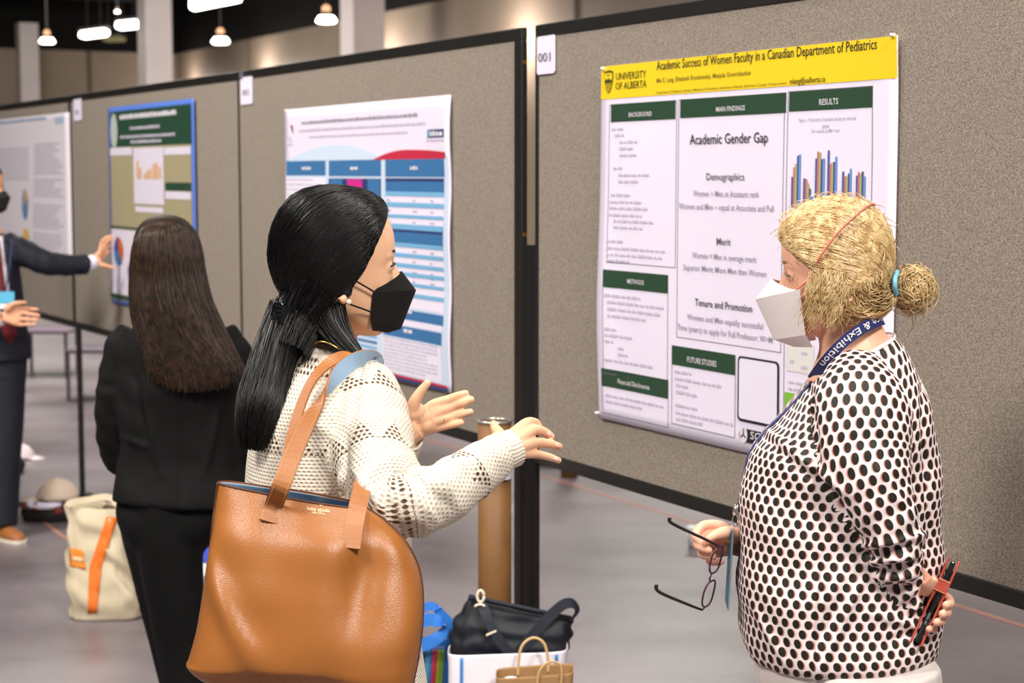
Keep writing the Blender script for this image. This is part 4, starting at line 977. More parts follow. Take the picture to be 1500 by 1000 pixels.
    lock = [(470, 440, 3.0, .035, .03), (482, 475, 2.985, .030, .02), (505, 505, 2.972, .020, .012), (530, 528, 2.962, .010, .006), (538, 538, 2.955, .004, .004)]
    for kk in (pony, nape, lock): limb(kk, 20).mb(mb)
    hair = link('hair', voxel(mb, .0045, 4), hm, root)
    starts = []
    for _ in range(1500):
        z = rng.uniform(-.04, .105); xh = interp(tab, z); x = min(xh, .09) - abs(rng.normal(0, .03)) * rng.choice([0, 1]); wmax = .075 * math.sqrt(max(.03, 1 - (z / .118) ** 2) * max(.05, 1 - (x / .1) ** 2))
        starts.append((x, -wmax * rng.uniform(.1, 1.0) if rng.random() < .85 else wmax * rng.uniform(0, 1), z))
    gather = loc_px(M, 424, 452, -.015)
    ls = flow_strands(M, bv, starts, gather, 16, (.0003, .002), .08, 0, .012)
    strands('hair_strands', ls, .0009, .0006, hm, hair, kind='stuff')
    ls = along_strands(ponys, 1300, 20, (.35, 1.06), .003, 1.0, tipcut=.22) + along_strands(lock, 160, 20, (.5, 1.15), .001, 1, tipcut=.2) + along_strands([(470, 420, 3.0, .05, .05), (452, 450, 3.0, .045, .05), (436, 480, 2.99, .04, .045), (420, 520, 2.96, .036, .04)], 260, 20, (.85, 1.06), .001, 1)
    strands('hair_strands', ls, .0009, .0004, hm, hair, kind='stuff')
    # claw clip
    cm = mat('black_plastic', (8, 8, 9), .12, .6); cl = empty('hair_clip', P(413, 462, 2.99), None, None); cl.parent = root; cl.matrix_parent_inverse = Matrix.Translation(-root.location)
    bpy.data.objects.remove(cl)
    mb = MB()
    for k in range(5):
        y0 = 449 + k * 6.5
        mb.tube([P(x, y, z) for x, y, z in ((403, y0 - 1, 3.0), (405, y0 - 4, 2.965), (414, y0 - 2, 2.95), (424, y0 + 3, 2.955), (430, y0 + 7, 2.97))], [.004, .0045, .0045, .004, .002], 8)
    mb.tube([P(404, 446, 2.968), P(402, 462, 2.965), P(406, 480, 2.968)], [.005, .007, .005], 10)
    mb.tube([P(404, 448, 2.99), P(400, 462, 2.985), P(402, 478, 2.99)], [.004, .007, .004], 10)
    link('hair_clip', voxel(mb, .0016, 1), cm, root)
    # ---- mask, earring, necklace
    L = lambda x, y, yl: loc_px(M, x, y, yl)
    def row(fx, fy, sx, sy_, yl, bl):
        f = L(fx, fy, 0); q = L(sx, sy_, -yl); return ((f.x, f.z), (q.x, yl, q.z), bl)
    km = mat('black_mask_cloth', (17, 16, 16), .7, .25, var=.15, vscale=60, bump=.25, bscale=500)
    face_mask(M, [row(588, 397, 553, 422, .060, 1.25), row(609, 425, 547, 427, .066, 1.15), row(587, 481, 543, 470, .062, 1.2), row(568, 487, 546, 484, .052, 1.4)], km, root, mat('black_elastic', (14, 14, 14), .8),
              [([tuple(M @ Vector(L(549, 428, -.068))), tuple(M @ Vector(L(536, 420, -.0735))), tuple(M @ Vector(L(522, 412, -.078)))], .0016), ([tuple(M @ Vector(L(544, 457, -.064))), tuple(M @ Vector(L(528, 451, -.070))), tuple(M @ Vector(L(511, 445, -.077)))], .0016)])
    MB().ball(M @ Vector(L(511, 442, -.0775)), .0048, .0048, .0048).build('earring', mat('pearl', (236, 224, 208), .15, .7), root, True)
    nk = [P(458, 505, 2.975), P(466, 500, 2.968), P(480, 502, 2.962), P(495, 510, 2.962), P(510, 520, 2.97)]
    MB().tube([Vector(q) for q in cr(nk, 8)], .0012, 6).build('necklace', mat('gold', (214, 176, 96), .25, metal=.9), root, True)
    return root
personA = build_a()
# ================================================================ PERSON WITH BLONDE BUN AND DOTTED BLOUSE
def dot_mat():
    t = NT('dotted_blouse'); uv = t.n('ShaderNodeUVMap'); sp = t.n('ShaderNodeSeparateXYZ'); t.l(uv.outputs[0], sp.inputs[0]); U, V = sp.outputs[0], sp.outputs[1]
    pu, pv = .0200, .0155
    def dots(du, ru, rv, soft):
        row = t.math('FLOOR', t.math('DIVIDE', V, pv)); sh = t.math('MULTIPLY', t.math('FLOORED_MODULO', row, 2), .5)
        fu = t.math('SUBTRACT', t.math('FRACT', t.math('ADD', t.math('DIVIDE', t.math('SUBTRACT', U, du), pu), sh)), .5); fv = t.math('SUBTRACT', t.math('FRACT', t.math('DIVIDE', V, pv)), .5)
        a = t.math('DIVIDE', t.math('MULTIPLY', fu, pu), ru); b = t.math('DIVIDE', t.math('MULTIPLY', fv, pv), rv); d = t.math('SQRT', t.math('ADD', t.math('MULTIPLY', a, a), t.math('MULTIPLY', b, b)))
        mr = t.n('ShaderNodeMapRange'); mr.inputs[1].default_value = 1 - soft; mr.inputs[2].default_value = 1 + soft; mr.inputs[3].default_value = 1; mr.inputs[4].default_value = 0
        t.l(d, mr.inputs[0]); return mr.outputs[0]
    c = t.mix(dots(.0018, .0064, .0072, .12), rgb(240, 226, 226), rgb(196, 128, 112)); c = t.mix(dots(0, .0060, .0072, .06), c, rgb(34, 30, 22))
    t.set(c, .6, .3); t.bump(t.noise(700, 2), .08, .001); return t.m
def build_b():
    sk = skin_mat('skin_rosy', (236, 184, 156), (222, 146, 124)); dm = dot_mat()
    root = empty('person', P(1235, 1000, 2.95).xy.to_3d(), 'person with a blonde bun in a black-dotted white blouse and white mask', 'person')
    a = math.radians(14); fwd = Vector((-math.cos(a), math.sin(a), -.16)); M = frame(P(1224, 392, 2.95), fwd, Vector((-.16, 0, 1))) @ Matrix.Scale(.93, 4)
    toe = Vector((-math.cos(a), math.sin(a), 0))
    hd = MB(); head_parts(hd, M)
    limb([(1240, 430, 2.96, .054), (1242, 470, 2.96, .053), (1250, 505, 2.96, .060), (1258, 545, 2.96, .09)], 24).mb(hd)
    core = MB()
    body_rings([(1212, 540, 1298, 505, 2.95, .07), (1170, 590, 1335, 570, 2.95, .14), (1115, 660, 1358, 660, 2.95, .15), (1098, 740, 1364, 740, 2.95, .14), (1096, 840, 1362, 840, 2.95, .145), (1100, 960, 1358, 960, 2.95, .15)], 28, 4).mb(core)
    limb([(1262, 570, 2.87, .05), (1268, 680, 2.79, .045), (1303, 775, 2.78, .038), (1325, 840, 2.81, .032), (1345, 868, 2.83, .026)], 16).mb(core)
    limb([(1235, 580, 3.08, .05), (1190, 700, 3.12, .045), (1165, 770, 3.11, .038), (1110, 795, 3.05, .03), (1085, 795, 3.02, .025)], 16).mb(core)
    hc = P(1232, 1000, 2.95); hipL = Vector((hc.x + .03, hc.y - .08, .84)); hipR = Vector((hc.x, hc.y + .08, .84)); ftL = Vector((hipL.x, hipL.y, .02)); ftR = Vector((hipR.x - .03, hipR.y, .02))
    legs(core, hipL, hipR, ftL, ftR, toe)
    Q = P
    # far hand pinching the glasses
    hG = hand_mb(Q(1086, 796, 3.02), [Q(1052, 770, 2.985), Q(1050, 780, 2.985), Q(1052, 795, 2.995), Q(1058, 808, 3.005)],
                 [[Q(1030, 770, 2.965), Q(1019, 785, 2.95), Q(1031, 797, 2.945)], [Q(1030, 783, 2.965), Q(1022, 798, 2.95), Q(1038, 806, 2.945)], [Q(1033, 799, 2.975), Q(1028, 811, 2.96), Q(1045, 815, 2.95)], [Q(1043, 813, 2.985), Q(1040, 822, 2.97), Q(1056, 823, 2.96)]],
                 [Q(1078, 785, 2.99), Q(1063, 780, 2.955), Q(1049, 783, 2.938), Q(1038, 789, 2.932)], rk=.0125, rf=(.0092, .0086, .0080, .0066))
    hG.tube([Q(1115, 795, 3.05), Q(1095, 796, 3.03), Q(1080, 794, 3.015)], [.027, .025, .024], 14)
    # near hand around the phone
    hP = hand_mb(Q(1350, 858, 2.835), [Q(1368, 868, 2.845), Q(1364, 880, 2.84), Q(1358, 892, 2.84), Q(1350, 902, 2.84)],
                 [[Q(1388, 876, 2.835), Q(1391, 884, 2.80), Q(1386, 886, 2.778)], [Q(1383, 890, 2.835), Q(1387, 897, 2.80), Q(1381, 899, 2.778)], [Q(1374, 902, 2.835), Q(1379, 909, 2.80), Q(1372, 911, 2.778)], [Q(1364, 914, 2.835), Q(1368, 920, 2.805), Q(1361, 921, 2.782)]],
                 [Q(1352, 862, 2.825), Q(1356, 862, 2.80), Q(1362, 858, 2.785), Q(1368, 850, 2.778)], rk=.0125, rf=(.0090, .0084, .0078, .0066))
    hP.tube([Q(1325, 840, 2.81), Q(1338, 850, 2.825), Q(1352, 862, 2.835)], [.030, .027, .025], 14)
    me = merge_meshes('body', [(voxel(core, .009, 2), 0), (voxel(hd, .0032, 3), 0), (voxel(hG, .0019, 2), 0), (voxel(hP, .0019, 2), 0)])
    body = link('body', me, sk, root); eye_parts(M, body, (60, 70, 80), (150, 116, 88))
    # ---- blouse
    T = body_rings([(1200, 536, 1307, 490, 2.95, .078), (1188, 556, 1325, 512, 2.95, .115), (1160, 595, 1345, 558, 2.95, .165), (1124, 634, 1360, 612, 2.95, .178), (1100, 668, 1369, 665, 2.95, .172), (1090, 712, 1375, 718, 2.95, .165), (1084, 770, 1377, 775, 2.95, .165), (1081, 840, 1377, 840, 2.95, .170), (1083, 900, 1375, 896, 2.95, .175), (1094, 944, 1372, 930, 2.95, .175), (1106, 962, 1366, 946, 2.95, .165)], 72, 7).wrinkle(.008, 1.4, 6, 1, .003, .11, lambda t: .25 + .9 * t)
    sN = limb([(1255, 545, 2.90, .05), (1260, 600, 2.83, .080, .072), (1266, 670, 2.795, .075, .066), (1281, 722, 2.78, .063, .058), (1301, 770, 2.775, .050), (1311, 800, 2.785, .045), (1318, 845, 2.805, .036), (1330, 880, 2.825, .029)], 44, 7).wrinkle(.006, 1.4, 14, 4, .0055, .036, lambda t: .2 + 1.5 * max(0, t - .4))
    sF = limb([(1235, 560, 3.06, .055), (1190, 690, 3.12, .06), (1165, 765, 3.11, .05), (1125, 792, 3.07, .04)], 28).wrinkle(.003, 1, 12, 9)
    mb = MB(); T.mb(mb); sN.mb(mb); sF.mb(mb); bl = voxel(mb, .0048, 2, .5, 'blouse'); uv_transfer(bl, [(T, 0, 0), (sN, .005, .004), (sF, 0, 0)])
    press_folds(bl, [(1262, 850, 1205, 975, 6, .009), (1245, 850, 1190, 950, 5, -.008), (1212, 770, 1196, 985, 5, .008), (1204, 780, 1186, 985, 4, -.007), (1130, 636, 1235, 718, 7, .009), (1135, 655, 1230, 735, 6, -.008), (1186, 570, 1198, 690, 5, -.008), (1195, 690, 1262, 800, 5, -.010), (1352, 560, 1362, 780, 5, -.008),
                     (1262, 800, 1350, 784, 4, .009), (1264, 812, 1350, 798, 3.5, -.009), (1268, 824, 1348, 812, 4, .009), (1274, 836, 1346, 826, 3.5, -.009), (1282, 848, 1345, 842, 4, .008), (1292, 862, 1344, 858, 3.5, -.008), (1240, 590, 1300, 640, 8, .005), (1290, 690, 1335, 760, 6, .006), (1280, 900, 1370, 925, 6, .007), (1100, 880, 1150, 970, 6, .006), (1300, 940, 1370, 915, 4, -.006)])
    blouse = link('blouse', bl, dm, root)
    for i, kk in enumerate(([(1199, 537.5, 1308, 489, 2.95, .080), (1196, 540.5, 1310, 492.5, 2.95, .083)],)):
        rg = body_rings(kk, 60, 2); rp = [Vector(p) for p in rg.r[0]]; MB().tube(rp + [rp[0]], .0022, 6).build('neck_binding', mat('blouse_white', (238, 226, 226), .6), blouse, True)
    # ---- trousers, shoes
    trousers([body_rings([(1105, 925, 1362, 925, 2.95, .155), (1108, 990, 1358, 990, 2.95, .16), (1120, 1060, 1350, 1060, 2.95, .165)], 32, 4)], hipL, hipR, ftL, ftR, toe, mat('pale_trousers', (214, 204, 200), .75, var=.04), root, rth=.115)
    shoes(ftL - Vector((0, 0, .02)), ftR - Vector((0, 0, .02)), toe, mat('beige_shoe', (170, 146, 120), .5), mat('pale_sole', (214, 206, 196), .7), root)
    # ---- hair
    hm = hair_mat('blonde_hair', (170, 128, 74), (242, 218, 168), .38, .45, 70)
    tab = [(-.12, -.07), (-.075, -.045), (-.065, -.02), (-.055, .004), (-.02, .018), (.0, .030), (.02, .050), (.04, .070), (.06, .090), (.075, .14), (.13, .25)]
    thick = lambda v: .005 + .001 * max(0, v.z / .1) + .003 * max(0, -v.x / .1) + .005 * min(1, max(0, (v.x + .040) / .018)) * min(1, max(0, (v.z - .03) / .04))
    cap = head_loft(M, 56, 6, cap_off(tab, thick)); bv = cap_bvh(cap)
    mb = MB(); cap.mb(mb)
    limb([(1270, 420, 2.95, .06, .06), (1283, 425, 2.95, .042, .05), (1302, 420, 2.95, .024, .024), (1316, 418, 2.95, .014, .014)], 18).mb(mb)
    limb([(1262, 445, 2.94, .05, .06), (1262, 456, 2.945, .030, .05)], 18).mb(mb)
    mb.ball(P(1337, 420, 2.95), .028, .027, .033)
    hair = link('hair', voxel(mb, .004, 4), hair_mat('blonde_under', (140, 102, 58), (196, 158, 104), .5, .3, 60), root)
    starts = []
    for _ in range(1700):
        z = rng.uniform(-.055, .108); xh = interp(tab, z); x = min(xh, .088) - (abs(rng.normal(0, .05)) if rng.random() < .5 else 0); wmax = .075 * math.sqrt(max(.03, 1 - (z / .118) ** 2) * max(.05, 1 - (x / .1) ** 2))
        starts.append((x, -wmax * rng.uniform(.1, 1) if rng.random() < .15 else wmax * rng.uniform(.1, 1), z))
    g = loc_px(M, 1312, 418, .0)
    ls = flow_strands(M, bv, starts, g, 16, (.0003, .0036), .14, 0, .010)
    strands('hair_strands', ls, .0010, .0007, hm, hair, kind='stuff')
    # bun: loops round a ball; loose curls by the ear and stray hairs
    ls = []; bc = P(1338, 420, 2.945)
    for _ in range(900):
        ax = Vector(rng.normal(0, 1, 3)).normalized(); u_ = ax.orthogonal().normalized(); v_ = ax.cross(u_); r_ = rng.uniform(.022, .034); off = ax * rng.normal(0, .012); t0 = rng.uniform(0, 6.28); sp = rng.uniform(2, 4.5)
        ls.append([list(bc + off + Vector((0, 0, -.004)) + (u_ * math.cos(t0 + sp * q) + v_ * math.sin(t0 + sp * q)) * (r_ + .004 * math.sin(q * 7)) * (1.0 if True else 1)) for q in np.linspace(0, 1, 16)])
    for _ in range(45):
        p = bc + Vector(rng.normal(0, .02, 3)); d_ = Vector((rng.uniform(-.1, .6), rng.uniform(-.4, .4), -1)).normalized(); ln = rng.uniform(.02, .05); w_ = rng.uniform(0, 6.28)
        ls.append([list(p + d_ * ln * q + Vector((math.sin(q * 5 + w_), 0, math.cos(q * 5 + w_))) * .006 * q) for q in np.linspace(0, 1, 16)])
    strands('hair_strands', ls, .0009, .0005, hm, hair, kind='stuff')
    ls = []
    for _ in range(420):      # curls in front of the ear and over the cheek
        x0, y0 = rng.uniform(1182, 1240), rng.uniform(392, 440); p = M @ loc_px(M, x0, y0, .078); ln = rng.uniform(.025, .06); w_ = rng.uniform(0, 6.28); dx = rng.uniform(-.5, .35)
        ls.append([list(p + Vector((dx * ln * q + .006 * math.sin(q * 6 + w_) * q, -.004 - .006 * math.sin(q * 3), -ln * q))) for q in np.linspace(0, 1, 16)])
    for _ in range(200):      # fine stray hairs over the crown and forehead
        z = rng.uniform(.0, .115); x = rng.uniform(-.09, .07); d0 = Vector((x, rng.uniform(-.02, .06), z)).normalized(); wd = (M.to_3x3() @ d0).normalized(); h_ = bv.ray_cast(M @ Vector((0, 0, 0)) + wd * .35, -wd, .35)[0]
        if h_ is None: continue
        tan = Vector(rng.normal(0, 1, 3)); tan = (tan - wd * tan.dot(wd)).normalized(); ln = rng.uniform(.015, .04)
        ls.append([list(h_ + wd * (.002 + .006 * math.sin(q * 2.0)) + tan * ln * q) for q in np.linspace(0, 1, 16)])
    strands('hair_strands', ls, .0007, .0004, hm, hair, kind='stuff')
    ls = along_strands([(1250, 405, 2.93, .05, .06), (1260, 424, 2.935, .047, .058), (1281, 432, 2.94, .036, .045), (1304, 423, 2.945, .018, .02)], 420, 16, (.9, 1.1), .004, 1.5) + along_strands([(1230, 430, 2.93, .045, .06), (1250, 448, 2.94, .032, .055), (1275, 448, 2.945, .024, .042), (1300, 432, 2.945, .012, .018)], 420, 16, (.85, 1.15), .004, 1.5)
    strands('hair_strands', ls, .0010, .0007, hm, hair, kind='stuff')
    el = [P(1314, 398, 2.93), P(1311, 408, 2.905), P(1311, 420, 2.903), P(1313, 431, 2.92)]
    MB().tube([Vector(q) for q in cr(el, 6)], .0042, 10).build('hair_tie', mat('blue_elastic', (128, 196, 226), .7, bump=.4), root, True)
    # ---- mask and straps
    L = lambda x, y, yl: loc_px(M, x, y, yl)
    def row(fx, fy, sx, sy_, yl, bl):
        f = L(fx, fy, 0); q = L(sx, sy_, yl); return ((f.x, f.z), (q.x, yl, q.z), bl)
    mw = mat('white_mask_cloth', (232, 222, 222), .75, .25, bump=.2, bscale=600)
    pk = mat('pink_elastic', (226, 128, 112), .7)
    def on_cap(x, y, yl, up=.004):
        q = M @ L(x, y, yl); o_ = M @ Vector((0, 0, 0)); w_ = (q - o_).normalized(); h_ = bv.ray_cast(o_ + w_ * .4, -w_, .4)[0]; return tuple((h_ if h_ is not None and (h_ - o_).length > (q - o_).length - .03 else q) + w_ * up)
    st1 = [tuple(M @ L(1166, 424, .062)), on_cap(1186, 404, .072, .006), on_cap(1205, 380, .07, .008), on_cap(1226, 356, .062, .010), on_cap(1245, 336, .05, .011), on_cap(1256, 325, .04, .011), on_cap(1266, 318, .02, .010), on_cap(1272, 316, -.02, .008)]
    st2 = [tuple(M @ L(1186, 448, .066)), tuple(M @ L(1206, 452, .075)), tuple(M @ L(1232, 457, .082)), tuple(M @ L(1262, 461, .070)), tuple(M @ L(1285, 462, .03))]
    face_mask(M, [row(1131, 408, 1160, 424, .056, 1.25), row(1107, 438, 1172, 424, .066, 1.15), row(1134, 497, 1180, 490, .060, 1.2), row(1160, 506, 1190, 508, .05, 1.4)], mw, root, pk, [(st1, .0018), (st2, .0018)])
    return root, M
personB, MHB = build_b()
# ================================================================ PERSON IN BLACK SUIT WITH LONG BROWN HAIR (seen from behind)
def build_c():
    z0 = 4.75; root = empty('person', P(260, 1000, z0).xy.to_3d(), 'person with long brown hair in a black suit, back turned, facing a poster', 'person')
    sk = skin_mat('skin_light', (224, 176, 146), (206, 140, 112)); bk = mat('black_suit', (11, 10, 10), .8, .2, var=.2, vscale=20, bump=.2, bscale=400)
    a = math.radians(62); fwd = Vector((-math.cos(a), math.sin(a), -.05)); M = frame(P(243, 384, z0), fwd); toe = Vector((-math.cos(a), math.sin(a), 0))
    hd = MB(); head_parts(hd, M); limb([(248, 420, z0, .05), (252, 450, z0, .052), (256, 480, z0, .08)], 20).mb(hd)
    core = MB(); body_rings([(225, 465, 285, 465, z0, .06), (195, 500, 325, 500, z0, .1), (185, 580, 345, 580, z0, .11), (190, 680, 345, 680, z0, .1), (185, 760, 330, 770, z0, .11)], 24, 4).mb(core)
    limb([(196, 500, z0, .045), (180, 560, z0 + .02, .042), (178, 640, z0 + .04, .036), (170, 655, z0 + .16, .03), (160, 640, z0 + .27, .024)], 14).mb(core)
    limb([(322, 500, z0, .045), (345, 570, z0, .042), (348, 660, z0 + .04, .036), (320, 665, z0 + .17, .03), (280, 650, z0 + .27, .024)], 14).mb(core)
    hL = Vector((P(222, 760, z0).x, P(222, 760, z0).y, .80)); hR = Vector((P(250, 760, z0).x, P(250, 760, z0).y - .055, .78)); fL = Vector((P(290, 1150, z0).x, hL.y + .03, .02)); fR = Vector((P(302, 1150, z0).x, hR.y - .03, .02))
    legs(core, hL, hR, fL, fR, toe, .075)
    wr = P(160, 640, z0 + .27)
    hm_ = MB()
    for w_ in (P(158, 640, z0 + .28), P(278, 650, z0 + .28)):
        d = Vector((.04, .05, .02)); s_ = Vector((0, 0, .02))
        k = [w_ + d * 1.4 + s_ * q for q in (1.2, .4, -.4, -1.1)]
        h_ = hand_mb(w_, k, [[q + d * .6, q + d * 1.0, q + d * 1.3] for q in k], [w_ + s_, w_ + d * .5 + s_ * 1.8, w_ + d * 1.0 + s_ * 2.2, w_ + d * 1.3 + s_ * 2.3], rk=.012); hm_.add(h_.v, h_.f)
    body = link('body', merge_meshes('body', [(voxel(core, .011, 2), 0), (voxel(hd, .0045, 3), 0), (voxel(hm_, .003, 2), 0)]), sk, root); eye_parts(M, body, (50, 36, 26), (60, 42, 32), False)
    # suit jacket
    T = body_rings([(222, 462, 288, 466, z0, .075), (196, 482, 322, 486, z0, .115), (180, 515, 342, 520, z0, .135), (176, 575, 350, 580, z0, .14), (178, 640, 354, 645, z0, .13), (172, 690, 362, 700, z0, .14), (165, 722, 368, 732, z0, .155), (166, 727, 367, 737, z0, .15)], 48, 6).wrinkle(.007, 1.3, 6, 6, .003, .13)
    aL = limb([(200, 486, z0, .05), (184, 520, z0, .062), (174, 575, z0, .060), (170, 630, z0 + .02, .056), (177, 668, z0 + .06, .05), (172, 662, z0 + .15, .046), (164, 648, z0 + .24, .038)], 26).wrinkle(.006, 1.2, 14, 2, .003, .06)
    aR = limb([(318, 488, z0, .05), (340, 530, z0, .06), (350, 600, z0, .056), (350, 665, z0 + .03, .052), (325, 672, z0 + .15, .046), (285, 655, z0 + .26, .038)], 26).wrinkle(.006, 1.2, 14, 3, .003, .06)
    mb = MB(); T.mb(mb); aL.mb(mb); aR.mb(mb); jm_ = voxel(mb, .008, 3); press_folds(jm_, [(212, 590, 235, 690, 6, .012), (200, 560, 215, 640, 5, -.012), (262, 590, 266, 725, 4, -.008), (320, 600, 300, 690, 6, .010), (180, 640, 215, 655, 4, .008)]); link('suit_jacket', jm_, bk, root)
    trousers([body_rings([(184, 705, 345, 715, z0, .12), (171, 745, 345, 760, z0, .14), (184, 785, 318, 790, z0, .12), (205, 812, 290, 814, z0, .07)], 28, 4)], hL, hR, fL, fR, toe, mat('black_suit_trousers', (9, 9, 9), .8, .2, var=.15, vscale=20), root, rth=.088, rkn=.066, ran=.058)
    shoes(fL - Vector((0, 0, .02)), fR - Vector((0, 0, .02)), toe, mat('black_shoe', (22, 21, 21), .4), mat('dark_sole', (16, 15, 15), .7), root)
    # hair: cap plus a long fall over the back
    hm = hair_mat('brown_hair', (18, 11, 7), (66, 42, 26), .42, .25, 60)
    tab = [(-.12, .0), (-.05, .02), (0, .045), (.05, .07), (.09, .1), (.13, .2)]
    cap = head_loft(M, 44, 5, cap_off(tab, .014)); bv = cap_bvh(cap)
    fall = [(245, 318, 247, 318, z0 - .015, .003), (220, 326, 272, 326, z0 - .015, .075), (205, 341, 285, 341, z0 - .015, .112), (197, 365, 293, 366, z0 - .02, .125), (194, 400, 299, 400, z0 - .03, .122), (193, 435, 307, 435, z0 - .06, .105), (199, 475, 323, 475, z0 - .09, .08), (211, 510, 340, 510, z0 - .12, .05), (224, 535, 350, 535, z0 - .135, .028), (240, 552, 346, 553, z0 - .142, .010)]
    fall2 = fall[:-2] + [(218, 540, 355, 540, z0 - .135, .035), (222, 575, 358, 572, z0 - .145, .03)]
    F = body_rings(fall, 36, 5, 2.0)
    mb = MB(); cap.mb(mb); F.mb(mb); hair = link('hair', voxel(mb, .006, 4), hair_mat('brown_hair_under', (20, 14, 10), (52, 36, 26), .6, .2, 60), root)
    ls = []; A = cr(fall2, 8); n = len(A)
    for _ in range(2200):
        th = rng.uniform(0, 2 * math.pi) if rng.random() < .25 else -math.pi / 2 + rng.uniform(-1.6, 1.6); ro = rng.uniform(.88, 1.05); t0 = .02 + abs(rng.normal(0, .12)); t1 = rng.uniform(.86, 1.0) - .07 * abs(math.cos(th)) ** 2; ph = rng.uniform(0, 6.28); line = []; dth = rng.normal(0, .18)
        for q in np.linspace(t0, t1, 22):
            f = min(q, .999) * (n - 1); i = min(int(f), n - 2); k = A[i] * (1 - (f - i)) + A[i + 1] * (f - i); l_, r_ = P(k[0], k[1], k[4]), P(k[2], k[3], k[4]); c = (l_ + r_) / 2; wv = .006 * q * q * math.sin(q * 14 + ph)
            p = c + (r_ - l_) / 2 * (ro * math.cos(th + dth * q)) + Vector((0, 1, 0)) * (max(.03, k[5]) * ro * math.sin(th + dth * q)) + RGT * wv + Vector((0, 0, -.02 * max(0, q - 1)))
            line.append(list(p))
        ls.append(line)
    strands('hair_strands', ls, .0013, .0008, hm, hair, kind='stuff')
    L = lambda x, y, yl: loc_px(M, x, y, yl)
    face_mask(M, [((.118, .0), (.03, .066, -.03), 1.25), ((.15, -.03), (.025, .07, -.035), 1.15), ((.128, -.09), (.03, .064, -.08), 1.2), ((.1, -.105), (.04, .055, -.1), 1.4)], mat('black_mask_cloth', (17, 16, 16), .7), root, mat('black_elastic', (14, 14, 14), .8), ())
    return root
personC = build_c()

